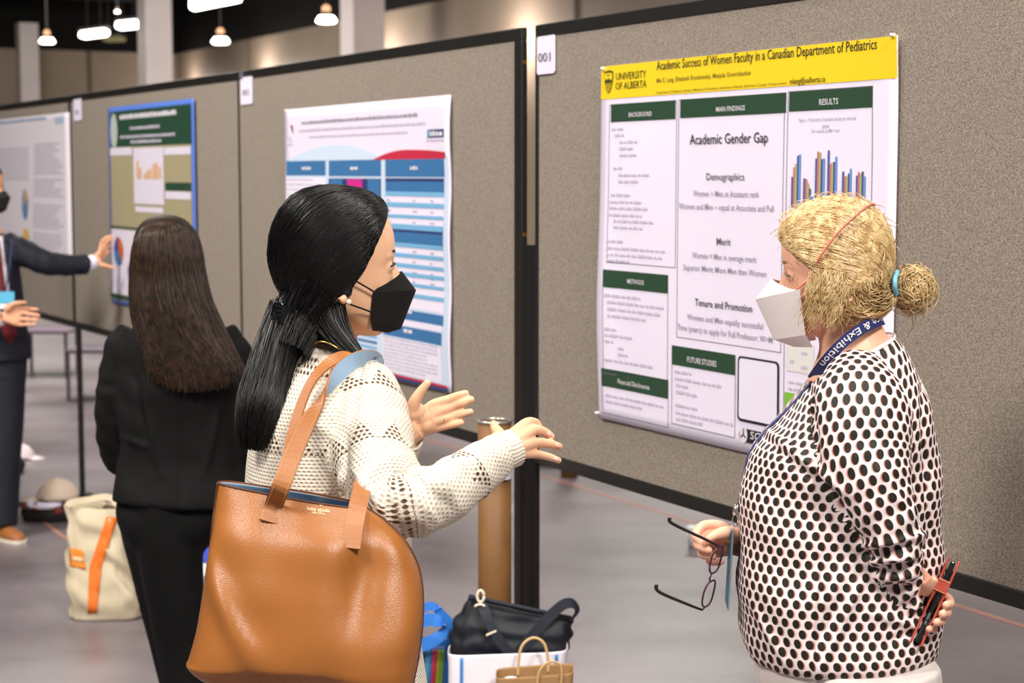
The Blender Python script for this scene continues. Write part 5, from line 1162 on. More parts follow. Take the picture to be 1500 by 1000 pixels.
# ================================================================ PERSON IN NAVY SUIT POINTING AT A POSTER
def build_d():
    z0 = 8.25; root = empty('person', P(-10, 790, z0).xy.to_3d(), 'person in a dark navy suit and red tie, reaching towards a poster', 'person')
    sk = skin_mat('skin_tan', (222, 168, 132), (204, 132, 104)); sm = mat('navy_suit', (26, 27, 38), .75, .3, var=.15, vscale=20); wh = mat('white_shirt', (228, 222, 234), .7)
    fwd = Vector((.93, -.36, -.05)); M = frame(P(-23, 277, z0), fwd); toe = Vector((.75, -.66, 0)).normalized()
    hd = MB(); head_parts(hd, M); limb([(-26, 300, z0, .056), (-24, 325, z0, .058), (-22, 345, z0, .09)], 20).mb(hd)
    core = MB(); body_rings([(-50, 345, 8, 345, z0, .08), (-62, 365, 20, 365, z0, .1), (-58, 440, 20, 440, z0, .11), (-55, 530, 22, 530, z0, .11)], 24, 4).mb(core)
    limb([(12, 362, z0, .05), (50, 380, z0 - .02, .044), (85, 388, z0 + .02, .04), (128, 384, z0 + .12, .03), (138, 382, z0 + .14, .026)], 14).mb(core)
    limb([(-58, 365, z0, .05), (-72, 430, z0 - .05, .044), (-62, 485, z0 - .12, .04), (-20, 470, z0 - .24, .032), (2, 462, z0 - .25, .028)], 14).mb(core)
    hL = P(-34, 540, z0); hR = P(2, 540, z0); hL.z = hR.z = .86; fR = on_height(2, 783, .02); fL = on_height(-60, 775, .02)
    legs(core, hL, hR, fL, fR, toe)
    Q = P; z1 = z0 + .15
    hA = hand_mb(Q(136, 381, z1), [Q(146, 369, z1), Q(147, 375, z1 + .02), Q(147, 380, z1 + .03), Q(146, 385, z1 + .03)],
                 [[Q(149, 355, z1), Q(156, 348, z1), Q(165, 346.5, z1)], [Q(152, 361, z1 + .04), Q(158, 353, z1 + .05), Q(164, 351, z1 + .06)], [Q(153, 368, z1 + .05), Q(158, 361, z1 + .06), Q(163, 358, z1 + .07)], [Q(152, 376, z1 + .05), Q(157, 370, z1 + .06), Q(161, 367, z1 + .07)]],
                 [Q(141, 386, z1 - .01), Q(150, 388, z1 - .01), Q(159, 390, z1), Q(166, 392, z1)], rk=.0125, rf=(.0095, .0085, .008, .0066))
    z2 = z0 - .26
    hB = hand_mb(Q(2, 464, z2), [Q(28, 450, z2), Q(31, 458, z2), Q(31, 467, z2), Q(28, 475, z2)],
                 [[Q(42, 452, z2), Q(50, 453, z2), Q(55, 453, z2)], [Q(45, 460, z2), Q(53, 461, z2), Q(57, 462, z2)], [Q(44, 468, z2), Q(52, 468, z2), Q(56, 468, z2)], [Q(40, 475, z2), Q(47, 475, z2), Q(52, 474, z2)]],
                 [Q(8, 454, z2 - .02), Q(18, 446, z2 - .03), Q(28, 443, z2 - .03), Q(37, 443, z2 - .03)], rk=.015, rf=(.0098, .0088, .008, .0066))
    body = link('body', merge_meshes('body', [(voxel(core, .011, 2), 0), (voxel(hd, .0045, 3), 0), (voxel(hA, .003, 2), 0), (voxel(hB, .003, 2), 0)]), sk, root); eye_parts(M, body, (50, 36, 26), (50, 36, 28), False)
    cap = head_loft(M, 40, 4, cap_off([(-.12, -.08), (-.05, -.03), (-.02, .01), (.03, .03), (.05, .06), (.07, .075), (.09, .1), (.13, .2)], .010)); link('hair', voxel(cap.mb(), .005, 3), hair_mat('dark_brown_hair', (22, 17, 13), (44, 34, 27)), root)
    T = body_rings([(-50, 340, 6, 342, z0, .09), (-64, 356, 22, 358, z0, .125), (-64, 400, 28, 400, z0, .14), (-62, 450, 34, 450, z0, .14), (-64, 500, 41, 500, z0, .15), (-66, 524, 44, 526, z0, .155)], 40, 6).wrinkle(.006, 1.2, 6, 4)
    aR = limb([(8, 356, z0, .06), (34, 370, z0 - .02, .064), (64, 384, z0 - .01, .058), (95, 388, z0 + .05, .052), (128, 387, z0 + .115, .048)], 24).wrinkle(.006, 1.2, 14, 5, .003, .07)
    aL = limb([(-56, 360, z0, .06), (-70, 430, z0 - .05, .06), (-62, 482, z0 - .13, .055), (-25, 472, z0 - .235, .05)], 24).wrinkle(.006, 1.2, 14, 6)
    mb = MB(); T.mb(mb); aR.mb(mb); aL.mb(mb); jk = link('suit_jacket', voxel(mb, .009, 3), sm, root)
    bv = BVHTree.FromPolygons([v.co.copy() for v in jk.data.vertices], [tuple(p.vertices) for p in jk.data.polygons])
    def decal(name, poly, m, parent, off=.006, n=6):
        return surf_decal(bv, name, poly, m, parent, off, n)
    decal('shirt_front', [(-14, 344), (4, 346), (14, 425), (14, 455), (-14, 455)], wh, root, .006)
    decal('lapel', [(3, 344), (12, 352), (22, 400), (15, 430)], mat('navy_lapel', (20, 21, 30), .7), jk, .010)
    decal('necktie', [(-8, 352), (0, 352), (8, 425), (26, 488), (16, 505), (4, 490), (-8, 425)], mat('red_tie', (110, 28, 36), .6), root, .012)
    for kk in ([(126, 386.5, z0 + .112, .036), (132, 384.5, z0 + .124, .036), (137, 383, z0 + .138, .035)], [(-28, 473, z0 - .23, .038), (-12, 470, z0 - .245, .038), (1, 465, z0 - .255, .036)]):
        limb(kk, 20, 3).mb().build('shirt_cuff', wh, root, True)
    trousers([body_rings([(-60, 505, 34, 505, z0, .13), (-60, 550, 38, 550, z0, .13)], 24, 4)], hL, hR, fL, fR, toe, mat('navy_trousers', (24, 25, 36), .8), root, rth=.115, rkn=.085, ran=.078)
    shoes(fL - Vector((0, 0, .02)), fR - Vector((0, 0, .02)), toe, mat('tan_shoe', (150, 92, 48), .5), mat('cream_sole', (222, 212, 196), .7), root)
    face_mask(M, [((.118, .0), (.03, .066, -.03), 1.25), ((.15, -.03), (.025, .07, -.035), 1.15), ((.128, -.09), (.03, .064, -.08), 1.2), ((.1, -.105), (.04, .055, -.1), 1.4)], mat('black_mask_cloth', (17, 16, 16), .7), root, mat('black_elastic', (14, 14, 14), .8), ())
    # badge hanging at the chest
    b = empty('name_badge', P(8, 440, z0 - .2), 'blue and white name badge hanging before the red tie', 'badge')
    def q4(x0, y0, x1, y1, zz, m, name, th=.002):
        c = (P(x0, y0, zz) + P(x1, y1, zz)) / 2; MB().box(c, RGT * ((x1 - x0) / 2 * zz / FPX), FWD * th, UPV * ((y1 - y0) / 2 * zz / FPX)).build(name, m, b)
    q4(-10, 427, 21, 452, z0 - .185, mat('badge_white', (226, 228, 236), .4), 'badge_card'); q4(-10, 427, 21, 444, z0 - .189, mat('badge_blue', (84, 168, 204), .4), 'badge_print')
    for sx in (-1, 1): MB().tube([P(4 + sx * 4, 428, z0 - .185), P(2 + sx * 12, 390, z0 - .17), P(-2 + sx * 20, 350, z0 - .11)], .004, 6).build('badge_cord', mat('cord_navy', (40, 48, 90), .7), b)
    return root
def inpoly(x, y, poly):
    c = False; n = len(poly)
    for i in range(n):
        (x1, y1), (x2, y2) = poly[i], poly[(i + 1) % n]
        if (y1 > y) != (y2 > y) and x < (x2 - x1) * (y - y1) / (y2 - y1) + x1: c = not c
    return c
def surf_pt(bv, x, y, off):
    r_ = ray(x, y).normalized(); h = bv.ray_cast(CAM, r_); return (h[0] - r_ * off, h[1]) if h[0] is not None else (None, None)
def surf_decal(bv, name, poly, m, parent, off=.003, n=6):
    """a patch lying on a surface: outline given as it is seen, depth from the surface itself"""
    bm = bmesh.new(); vs = [bm.verts.new((x, y, 0)) for x, y in poly]; bm.faces.new(vs); bmesh.ops.triangulate(bm, faces=bm.faces)
    L = max(max(p[0] for p in poly) - min(p[0] for p in poly), max(p[1] for p in poly) - min(p[1] for p in poly)) / n
    for _ in range(5):
        es = [e for e in bm.edges if e.calc_length() > L]
        if not es: break
        bmesh.ops.subdivide_edges(bm, edges=es, cuts=1); bmesh.ops.triangulate(bm, faces=bm.faces)
    bad = []; last = None
    for v in bm.verts:
        p, _ = surf_pt(bv, v.co.x, v.co.y, off)
        if p is None: bad.append(v)
        else: v.co = p
    bmesh.ops.delete(bm, geom=bad, context='VERTS'); me = bpy.data.meshes.new(name); bm.to_mesh(me); bm.free()
    o = link(name, me, m, parent, True); md = o.modifiers.new('t', 'SOLIDIFY'); md.thickness = .0012; md.offset = 0; return o
def bvh_of(o): return BVHTree.FromPolygons([o.matrix_world @ v.co for v in o.data.vertices], [tuple(p.vertices) for p in o.data.polygons])
personD = build_d()
# ================================================================ THINGS HELD OR WORN
def ribbon(path, wid, wdirs, th, k=6):
    """flat strap: path points, widths, width directions -> (rings)"""
    A = cr([tuple(p) + tuple(Vector(d).normalized()) + (w_,) for p, d, w_ in zip(path, wdirs, wid)], k); pts = [Vector(q[:3]) for q in A]; n = len(pts); out = []
    for i, q in enumerate(A):
        t = (pts[min(i + 1, n - 1)] - pts[max(i - 1, 0)]).normalized(); d = Vector(q[3:6]); d = (d - t * d.dot(t)).normalized(); nn = t.cross(d); w_ = q[6] / 2
        out.append([pts[i] - d * w_ - nn * th / 2, pts[i] + d * w_ - nn * th / 2, pts[i] + d * w_ + nn * th / 2, pts[i] - d * w_ + nn * th / 2])
    return out
def strap(name, path, wid, wdirs, th, m_out, m_in, parent):
    R = ribbon(path, wid, wdirs, th); mb = MB(); mb.rings(R, True, True); o = mb.build(name, m_out, parent, False, False); o.data.materials.append(m_in)
    for p in o.data.polygons:
        if p.index % 4 == 2 and p.index < (len(R) - 1) * 4: p.material_index = 1
    return o
def leather(name, c0, c1, rough=.34):
    t = NT(name); a = t.noise(3.5, 3); vn = t.n('ShaderNodeTexVoronoi'); tc = t.n('ShaderNodeTexCoord'); vn.inputs['Scale'].default_value = 620; t.l(tc.outputs['Object'], vn.inputs['Vector'])
    t.set(t.ramp(a, [(.3, rgb(*c0)), (.7, rgb(*c1))]), rough, .5); t.bump(vn.outputs['Distance'], .22, .0012); return t.m
def build_tote():
    tan = leather('tan_leather', (146, 88, 36), (168, 104, 48)); tan2 = leather('tan_strap_leather', (150, 92, 46), (174, 112, 62), .4); blue = mat('pale_blue_lining', (150, 180, 208), .6); sti = mat('cream_stitch', (222, 176, 122), .7); edge = mat('dark_leather_edge', (84, 44, 20), .5)
    root = empty('tote_bag', P(450, 1000, 2.68), 'tan leather tote bag hanging from the shoulder strap of the cream sweater wearer', 'bag')
    keys = [(320, 706, 535, 742, 2.70, .028), (316, 740, 566, 765, 2.70, .046), (311, 780, 592, 792, 2.69, .058), (304, 830, 612, 830, 2.69, .068), (297, 880, 619, 872, 2.685, .076), (290, 922, 618, 920, 2.68, .080), (281, 956, 612, 965, 2.68, .082), (278, 967, 608, 985, 2.68, .08), (296, 984, 603, 1010, 2.68, .075), (335, 1008, 596, 1040, 2.68, .06)]
    B = body_rings(keys, 72, 8, 3.3)
    m, n, _ = B.r.shape       # soft dents of the leather
    for i in range(m):
        v = i / (m - 1)
        for j in range(n):
            p = Vector(B.r[i, j]); th = 2 * math.pi * j / n
            d = .018 * mnoise.noise(Vector((p.x * 6 + 3, p.z * 4, 1.7))) + .007 * mnoise.noise(Vector((p.x * 15, p.z * 11, 5)))
            u_ = (p.x - P(450, 850, 2.68).x)
            d -= .022 * math.exp(-((u_ - .085 + .05 * (v - .4)) / .035) ** 2 - ((v - .36) / .2) ** 2) + .035 * math.exp(-((u_ + .03) / .08) ** 2 - ((v - .92) / .16) ** 2)
            d += .014 * math.exp(-(((u_ + .10) - .25 * (v - .5)) / .02) ** 2) * math.sin(math.pi * v) ** 2
            d += .008 * math.exp(-((u_ - .03 + .1 * (v - .5)) / .03) ** 2) * math.sin(math.pi * v)
            B.r[i, j, 1] += -d if math.sin(th + math.pi / 2) < 0 else d
    mb = MB(); b0 = 0; mb.rings([[Vector(p) for p in r_] for r_ in B.r], True, False); k = len(mb.v) - n; mb.f.append(tuple(range(k, k + n)))
    body = mb.build('bag_body', tan, root, True); md = body.modifiers.new('t', 'SOLIDIFY'); md.thickness = .003; md.offset = -1; body.data.materials.append(blue); md.material_offset = 1
    bv = BVHTree.FromPolygons([Vector(v) for v in mb.v], mb.f)
    # top edge piping and side seam
    j0 = int(n * .25)
    rim = [Vector(p) for p in B.r[0]]; MB().tube(rim + [rim[0]], .0018, 6).build('rim_edge', edge, body, True)
    for jj in (n // 4, 3 * n // 4): MB().tube([Vector(B.r[i, jj]) for i in range(m)], .0022, 6).build('side_seam', edge, body, True)
    def S(x, y, off=.003): p, _ = surf_pt(bv, x, y, off); return p if p is not None else P(x, y, 2.63)
    img = lambda dx, dy: RGT * dx - UPV * dy
    # near strap: from its left end up over the shoulder and down to the right end
    pth = [S(393, 764), S(402, 738), S(412, 712, .004), P(430, 664, 2.665), P(452, 616, 2.705), P(472, 580, 2.76), P(492, 551, 2.815), P(512, 533, 2.87), P(532, 524, 2.915), P(552, 528, 2.965), P(560, 560, 2.985), P(548, 640, 2.96), P(530, 715, 2.73), S(520, 762), S(514, 803)]
    ph = [0, 0, 5, 15, 40, 85, 122, 132, 122, 110, 110, 120, 150, 180, 180]; e1 = [(1, .35)] * 3 + [(.9, .4), (.85, .5), (.8, .6), (.75, .7), (.6, .8), (.3, .9), (0, 1), (1, 0), (1, 0), (1, .2), (1, .2), (1, .22)]
    wd = [img(*e).normalized() * math.cos(math.radians(q)) - FWD * math.sin(math.radians(q)) for q, e in zip(ph, e1)]
    o = strap('strap', pth, [.028] * 15, wd, .0035, tan2, blue, root)
    for sgn in (1, -1):
        R = ribbon(pth, [.028] * 15, wd, .0035); ls = MB()
        for i in range(0, 30, 1):
            a_, b_ = R[i], R[i + 1]; f = lambda r_: (r_[0] if sgn > 0 else r_[1]).lerp(r_[1] if sgn > 0 else r_[0], .12) - (r_[3] - r_[0]).normalized() * .0006
            p0, p1 = f(a_), f(b_)
            for q in range(4): ls.tube([p0.lerp(p1, (q + .15) / 4), p0.lerp(p1, (q + .75) / 4)], .0005, 4)
        tag(ls.build('stitching', sti, o), kind='stuff')
    # far strap
    pth = [P(398, 740, 2.775), P(418, 690, 2.785), P(428, 640, 2.80), P(440, 596, 2.83), P(457, 558, 2.865), P(480, 533, 2.90), P(503, 522, 2.935), P(527, 521, 2.965), P(548, 532, 2.99), P(556, 580, 3.0), P(545, 660, 2.95), P(540, 740, 2.76)]
    wd = [img(1, .3), img(1, .3), img(.8, .2) - FWD * .6, img(.7, .3) - FWD, img(.5, .4) - FWD, img(.35, .5) - FWD * .8, img(.2, .7) - FWD * .8, -FWD, -FWD, -FWD, -FWD, img(1, 0)]
    strap('strap', pth, [.022] * 12, wd, .0035, tan2, tan2, root)
    # stamped gold logo
    gold = mat('gold_stamp', (236, 214, 170), .4, .5)
    def stamp(txt, x0, x1, yb, hpx, slope, name):
        V, F = text_mesh(txt); mn, mx = V[:, 0].min(), V[:, 0].max(); vs = []
        for v in V:
            t = (v[0] - mn) / (mx - mn); vs.append(S(x0 + (x1 - x0) * t, yb + slope * (x1 - x0) * t - v[1] / .69 * hpx, .0016))
        MB().add(vs, F).build(name, gold, body, fix=False)
    stamp('kate spade', 450, 483, 746.5, 5.5, .12, 'logo_lettering'); stamp('NEW YORK', 457, 476, 751.5, 2.6, .12, 'logo_lettering')
    sp = [(0, -3.2), (1.2, -1.4), (2.8, .4), (2.6, 1.6), (1.3, 1.7), (.5, 1.2), (.9, 2.8), (-.9, 2.8), (-.5, 1.2), (-1.3, 1.7), (-2.6, 1.6), (-2.8, .4), (-1.2, -1.4)]
    MB().add([S(469 + x, 738.5 + y, .0016) for x, y in sp], [tuple(range(len(sp)))]).build('logo_mark', gold, body, fix=False)
build_tote()

def build_glasses():
    rim = mat('plum_metal', (92, 52, 76), .3, .6, .4); tip = mat('dark_temple', (38, 24, 30), .35, .5); ln = NT('lens_glass'); ln.set((1, 1, 1, 1), .03); ln.b.inputs['Transmission Weight'].default_value = 1; ln.b.inputs['IOR'].default_value = 1.05; ln = ln.m
    root = empty('eyeglasses', P(1040, 845, 2.93), 'plum framed eyeglasses dangling open from the fingers', 'eyeglasses')
    h1, h2 = P(1050, 798, 2.925), P(1029, 893, 2.965)           # hinges
    w_ = (h2 - h1); wl = w_.length; wn = w_.normalized()
    tdir = (P(963, 864, 2.88) - h2).normalized()                  # temple direction
    hgt = wn.cross(tdir).normalized()
    if hgt.dot(RGT) < 0: hgt = -hgt
    hgt = (ray(1040, 845) * .85 + RGT * .5).normalized(); hgt = (hgt - wn * hgt.dot(wn)).normalized()
    def lens(c, nm):
        pts = []
        for i in range(28):
            t = 2 * math.pi * i / 28; ct, st = math.cos(t), math.sin(t); pts.append(c + wn * (.0245 * math.copysign(abs(ct) ** .8, ct)) + hgt * (.0165 * math.copysign(abs(st) ** .75, st)) - tdir * (.002 * ct * ct))
        f = MB().tube(pts + [pts[0], pts[1]], .0018, 6).build('lens_rim', rim, root, True)
        me = MB().rings([[p - tdir * .0006 for p in pts], [p + tdir * .0006 for p in pts]]).build('lens', ln, f)
    c1 = h1 + wn * wl * .24 + hgt * .008; c2 = h1 + wn * wl * .76 + hgt * .008
    lens(c1, 1); lens(c2, 2); cb = h1 + wn * wl * .5 + hgt * .002
    MB().tube([c1 + wn * .0245 - hgt * .004, cb - hgt * .005 - tdir * .003, c2 - wn * .0245 - hgt * .004], .0015, 6).build('bridge', rim, root, True)
    for h, ends in ((h1, ((1034, 790, 2.905), (985, 766.5, 2.875), (981.5, 758, 2.872))), (h2, ((1010, 886, 2.945), (966, 867, 2.90), (961.5, 856, 2.895)))):
        c = c1 - wn * .0245 if h is h1 else c2 + wn * .0245
        MB().tube([c, h, h + tdir * .004], .0016, 6).build('hinge', rim, root, True)
        pts = cr([tuple(h)] + [tuple(P(*e)) for e in ends], 6); MB().tube([Vector(p) for p in pts], [.002 + .0014 * i / (len(pts) - 1) for i in range(len(pts))], 8).build('temple', tip, root, True)
build_glasses()

def build_phone():
    red = leather('red_case_leather', (166, 62, 50), (190, 80, 64), .4); blk_ = mat('phone_black', (24, 25, 28), .25, .5); st = mat('cream_stitch', (222, 176, 122), .7)
    root = empty('smartphone', P(1372, 880, 2.80), 'black smartphone in a red flip case gripped behind the back of the dotted blouse', 'phone')
    a, b = P(1397, 822, 2.80), P(1343, 940, 2.79); ax = (b - a); ln = ax.length / 2; axn = ax.normalized(); c = (a + b) / 2
    vr = ray(1372, 882); dep = (vr - axn * vr.dot(axn)).normalized(); thn = axn.cross(dep).normalized()
    if thn.dot(RGT) < 0: thn = -thn
    cc = c + dep * .034
    MB().box(cc, axn * ln, dep * .034, thn * .0042).build('phone_body', blk_, root, bevel=.003)
    MB().box(cc - thn * .0085, axn * (ln + .004), dep * .036, thn * .0018).build('case_cover', red, root, bevel=.0015)
    MB().box(cc + thn * .0085, axn * (ln + .004), dep * .036, thn * .0018).build('case_back', red, root, bevel=.0015)
    e = c - axn * (ln * .38) - dep * .0025
    MB().box(e, axn * .011, dep * .0015, thn * .0105).build('clasp_strap', red, root, bevel=.001)
    for s_ in (-1, 1): MB().tube([e + axn * .0092 * s_ - dep * .002 - thn * .009, e + axn * .0092 * s_ - dep * .002 + thn * .009], .0005, 5).build('stitching', st, root)
    MB().box(c + axn * ln * .36 - dep * .0008, axn * .006, dep * .001, thn * .0016).build('side_button', mat('button_steel', (150, 150, 154), .3, metal=.8), root)
    MB().box(c + axn * ln * .52 - dep * .0008, axn * .003, dep * .001, thn * .0016).build('side_button', mat('button_steel', (150, 150, 154), .3, metal=.8), root)
build_phone()

def build_lanyard():
    nv = mat('navy_lanyard', (38, 48, 104), .6, bump=.3, bscale=900); wt = mat('lanyard_white', (236, 232, 240), .6); steel = mat('steel_clip', (190, 188, 186), .2, metal=.9)
    root = empty('lanyard', P(1245, 520, 2.87), 'navy lanyard with white lettering and a badge, worn with the dotted blouse', 'lanyard')
    pix = [(1292, 468, 2.93), (1283, 471, 2.905), (1268, 478, 2.886), (1250, 489, 2.876), (1232, 504, 2.873), (1216, 521, 2.882), (1204, 536, 2.90), (1190, 556, 2.955)]
    A = cr(pix, 8); pts = [P(*q) for q in A]; n = len(pts); cen = P(1248, 500, 2.95); R = []
    nr = []; dd = []
    for i, p in enumerate(pts):
        t = (pts[min(i + 1, n - 1)] - pts[max(i - 1, 0)]).normalized(); d = UPV - RGT * .75 - FWD * .3; d = (d - t * d.dot(t)).normalized(); nn = t.cross(d)
        if nn.dot(FWD) > 0: nn = -nn
        nr.append(nn); dd.append(d); w_ = .0095; R.append([p - d * w_, p + d * w_, p + d * w_ + nn * .0016, p - d * w_ + nn * .0016])
    st_ = MB().rings(R).build('neck_strap', nv, root)
    V, F = text_mesh('Conference & Exhibition'); mn, mx = V[:, 0].min(), V[:, 0].max(); vs = []
    i0, i1 = -21, n - 10
    for v in V:
        t = (v[0] - mn) / (mx - mn); f = i0 + (i1 - i0) * t; i = int(np.clip(math.floor(f), 0, n - 2)); q = f - i
        p = pts[i].lerp(pts[i + 1], q); vs.append(p - dd[i] * ((v[1] - .34) / .69 * .0115) + nr[i] * .0026)
    keep = [k for k, f in enumerate(F) if all((V[i][0] - mn) / (mx - mn) > .315 for i in f)]
    MB().add(vs, [F[k] for k in keep]).build('lanyard_lettering', wt, st_, fix=False)
    # front part hanging before the chest, clip and badge seen edge-on
    # hangs outside the front outline of the blouse
    fr = [P(1190, 556, 2.955), P(1160, 592, 2.96), P(1122, 630, 2.965), P(1098, 664, 2.965), P(1088, 705, 2.96), P(1082, 740, 2.95)]
    MB().rings(ribbon(fr, [.018] * 6, [FWD] * 6, .0016)).build('front_strap', nv, root)
    MB().tube([P(1082, 738, 2.95), P(1079, 746, 2.945), P(1076, 754, 2.945)], [.005, .007, .004], 10).build('clip', steel, root, True)
    t_ = [P(1077 + 4 * math.cos(x), 762 + 9 * math.sin(x), 2.94) for x in np.linspace(0, 6.283, 16)]; MB().tube(t_, .0012, 6).build('clip_ring', steel, root, True)
    up = (P(1077, 774, 2.94) - P(1070, 893, 2.93)); c = (P(1077, 774, 2.94) + P(1070, 893, 2.93)) / 2
    MB().box(c + FWD * .045, up / 2, FWD * .05 + RGT * .004, RGT * .0014).build('badge_holder', mat('badge_plastic', (110, 128, 140), .2, .5), root, bevel=.001)
    MB().box(c + FWD * .045 - RGT * .0018, up * .47, FWD * .046 + RGT * .004, RGT * .0006).build('badge_card', mat('badge_teal', (60, 110, 130), .4), root)
build_lanyard()

# ================================================================ BAGS BY THE POST
def gz(x, y, z): return P(x, y, z)
def sack(name, keys, m, parent, n=48, p=4.0, wr=(.004, 1.5, 8, 1), k=6, th=.002, inner=None):
    B = body_rings(keys, n, k, p)
    if wr: B.wrinkle(*wr)
    mb = MB(); mb.rings([[Vector(q) for q in r_] for r_ in B.r], True, False); q = len(mb.v) - n; mb.f.append(tuple(range(q, q + n)))
    o = mb.build(name, m, parent, True); md = o.modifiers.new('t', 'SOLIDIFY'); md.thickness = th; md.offset = -1
    return o, BVHTree.FromPolygons([Vector(v) for v in mb.v], mb.f), B
def floor_y(z): return HOR + 1.72 * FPX / z + 0.0
def fl(x, z):    # pixel row of the floor at depth z
    lo, hi = 300, 3000
    for _ in range(50):
        m = (lo + hi) / 2
        if P(x, m, z).z > .003: lo = m
        else: hi = m
    return lo
def shopper():
    z = 4.66; b = fl(740, z); root = empty('shopping_bag', P(745, b, z), 'white shopping bag with blue stripes holding a navy handbag', 'bag', 'bags at the foot of the post')
    wm = mat('white_vinyl', (232, 226, 234), .35, .5); o, bv, B = sack('bag_body', [(655, 950, 832, 944, z, .07), (657, 985, 828, 980, z, .075), (660, 1060, 822, 1060, z, .08), (664, b - 12, 818, b - 12, z, .08), (668, b - 2, 812, b - 2, z, .075)], wm, root, 56, 5)
    bl = mat('stripe_blue', (60, 130, 206), .4)
    for x in (674, 813): surf_decal(bv, 'blue_stripe', [(x, 958), (x + 4.5, 958), (x + 4, 1040), (x - .5, 1040)], bl, o, .002, 8)
shopper()
def navy_bag():
    z = 4.70; root = empty('handbag', P(750, 950, z), 'navy crossbody handbag with a wide strap standing in a white shopper', 'bag', 'bags at the foot of the post')
    nv = mat('navy_nylon', (20, 22, 32), .55, .4, var=.25, vscale=15, bump=.25, bscale=500); nv2 = mat('navy_webbing', (32, 36, 50), .6, bump=.4, bscale=900); cm = mat('cream_clasp', (232, 218, 194), .3, .5)
    o, bv, B = sack('bag_body', [(692, 876, 836, 906, z, .022), (678, 895, 838, 918, z, .04), (666, 915, 834, 935, z, .052), (663, 940, 826, 955, z, .056), (664, 975, 820, 985, z, .056), (668, 1010, 812, 1015, z, .05)], nv, root, 52, 2.6, (.014, 1.6, 11, 3, .004, .05))
    MB().tube([P(688, 873, z - .03), P(720, 880, z - .045), P(780, 893, z - .045), P(836, 905, z - .02)], .006, 8).build('zip', nv2, root, True)
    im = lambda dx, dy: RGT * dx - UPV * dy
    MB().rings(ribbon([P(706, 884, z - .06), P(714, 905, z - .075), P(728, 932, z - .082), P(745, 955, z - .083), P(762, 975, z - .08)], [.026] * 5, [im(1, -.35)] * 5, .003)).build('strap', nv2, root)
    MB().rings(ribbon([P(748, 968, z - .086), P(772, 940, z - .09), P(800, 908, z - .085), P(824, 886, z - .07), P(840, 884, z - .05), P(845, 896, z - .03), P(836, 908, z - .02)], [.028] * 7, [im(.8, 1), im(.8, 1), im(.8, 1), im(.6, 1), im(.2, 1) - FWD * .6, im(-.6, .3) - FWD, im(-.6, .2) - FWD], .003)).build('strap', nv2, root)
    tt = [P(704 + 5 * math.cos(x), 873 + 8.5 * math.sin(x), z - .062) for x in np.linspace(0, 6.283, 18)]; MB().tube(tt, .0038, 8).build('clasp_ring', cm, root, True)
    tt = [P(703 + 7 * math.cos(x), 889 + 4 * math.sin(x), z - .066) for x in np.linspace(3.3, 6.1, 12)]; MB().tube(tt, .0034, 8).build('clasp_hook', cm, root, True)
    MB().box(P(719.5, 927, z - .086), im(7.5, -3.2) * (z / FPX), UPV * .003, FWD * .002).build('buckle', cm, root, bevel=.001)
    MB().tube([P(686, 874, z - .03), P(699, 877, z - .03)], .008, 8).build('zip_end', nv2, root, True)
navy_bag()
def colour_bag():
    z = 4.86; b = fl(640, z); root = empty('shopping_bag', P(640, b, z), 'striped colourful bag with bright blue handles beside the white shopper', 'bag', 'bags at the foot of the post')
    o, bv, B = sack('bag_body', [(594, 938, 662, 940, z, .05), (595, 1000, 660, 1000, z, .055), (597, b - 2, 658, b - 2, z, .055)], mat('print_blue_bag', (46, 92, 170), .45), root, 40, 5)
    for x0, x1, c in ((621, 628, (70, 130, 160)), (628, 632, (60, 90, 150)), (632, 639, (176, 44, 60)), (639, 643, (150, 160, 40)), (643, 649, (110, 150, 50))):
        surf_decal(bv, 'printed_stripe', [(x0 + 3, 946), (x1 + 3, 946), (x1 - 3, 1030), (x0 - 3, 1030)], mat('stripe_%d' % x0, c, .45), o, .002, 8)
    hb = mat('bright_blue_strap', (58, 132, 224), .45)
    im = lambda dx, dy: RGT * dx - UPV * dy
    MB().rings(ribbon([P(606, 900, z - .07), P(622, 890, z - .075), P(634, 888, z - .075), P(648, 900, z - .07), P(662, 918, z - .06), P(660, 944, z - .05)], [.024] * 6, [im(.1, 1)] * 3 + [im(.8, -.6)] * 3, .002)).build('handle', hb, root)
    MB().rings(ribbon([P(606, 915, z - .09), P(630, 907, z - .095), P(648, 914, z - .1), P(650, 926, z - .1), P(634, 938, z - .095), P(612, 948, z - .085), P(600, 956, z - .06)], [.034] * 7, [im(.1, 1), im(0, 1), im(.5, .6) - FWD * .5, im(.7, .2) - FWD * .6, im(.2, 1), im(.3, 1), im(.3, 1)], .002)).build('handle', hb, root)
colour_bag()
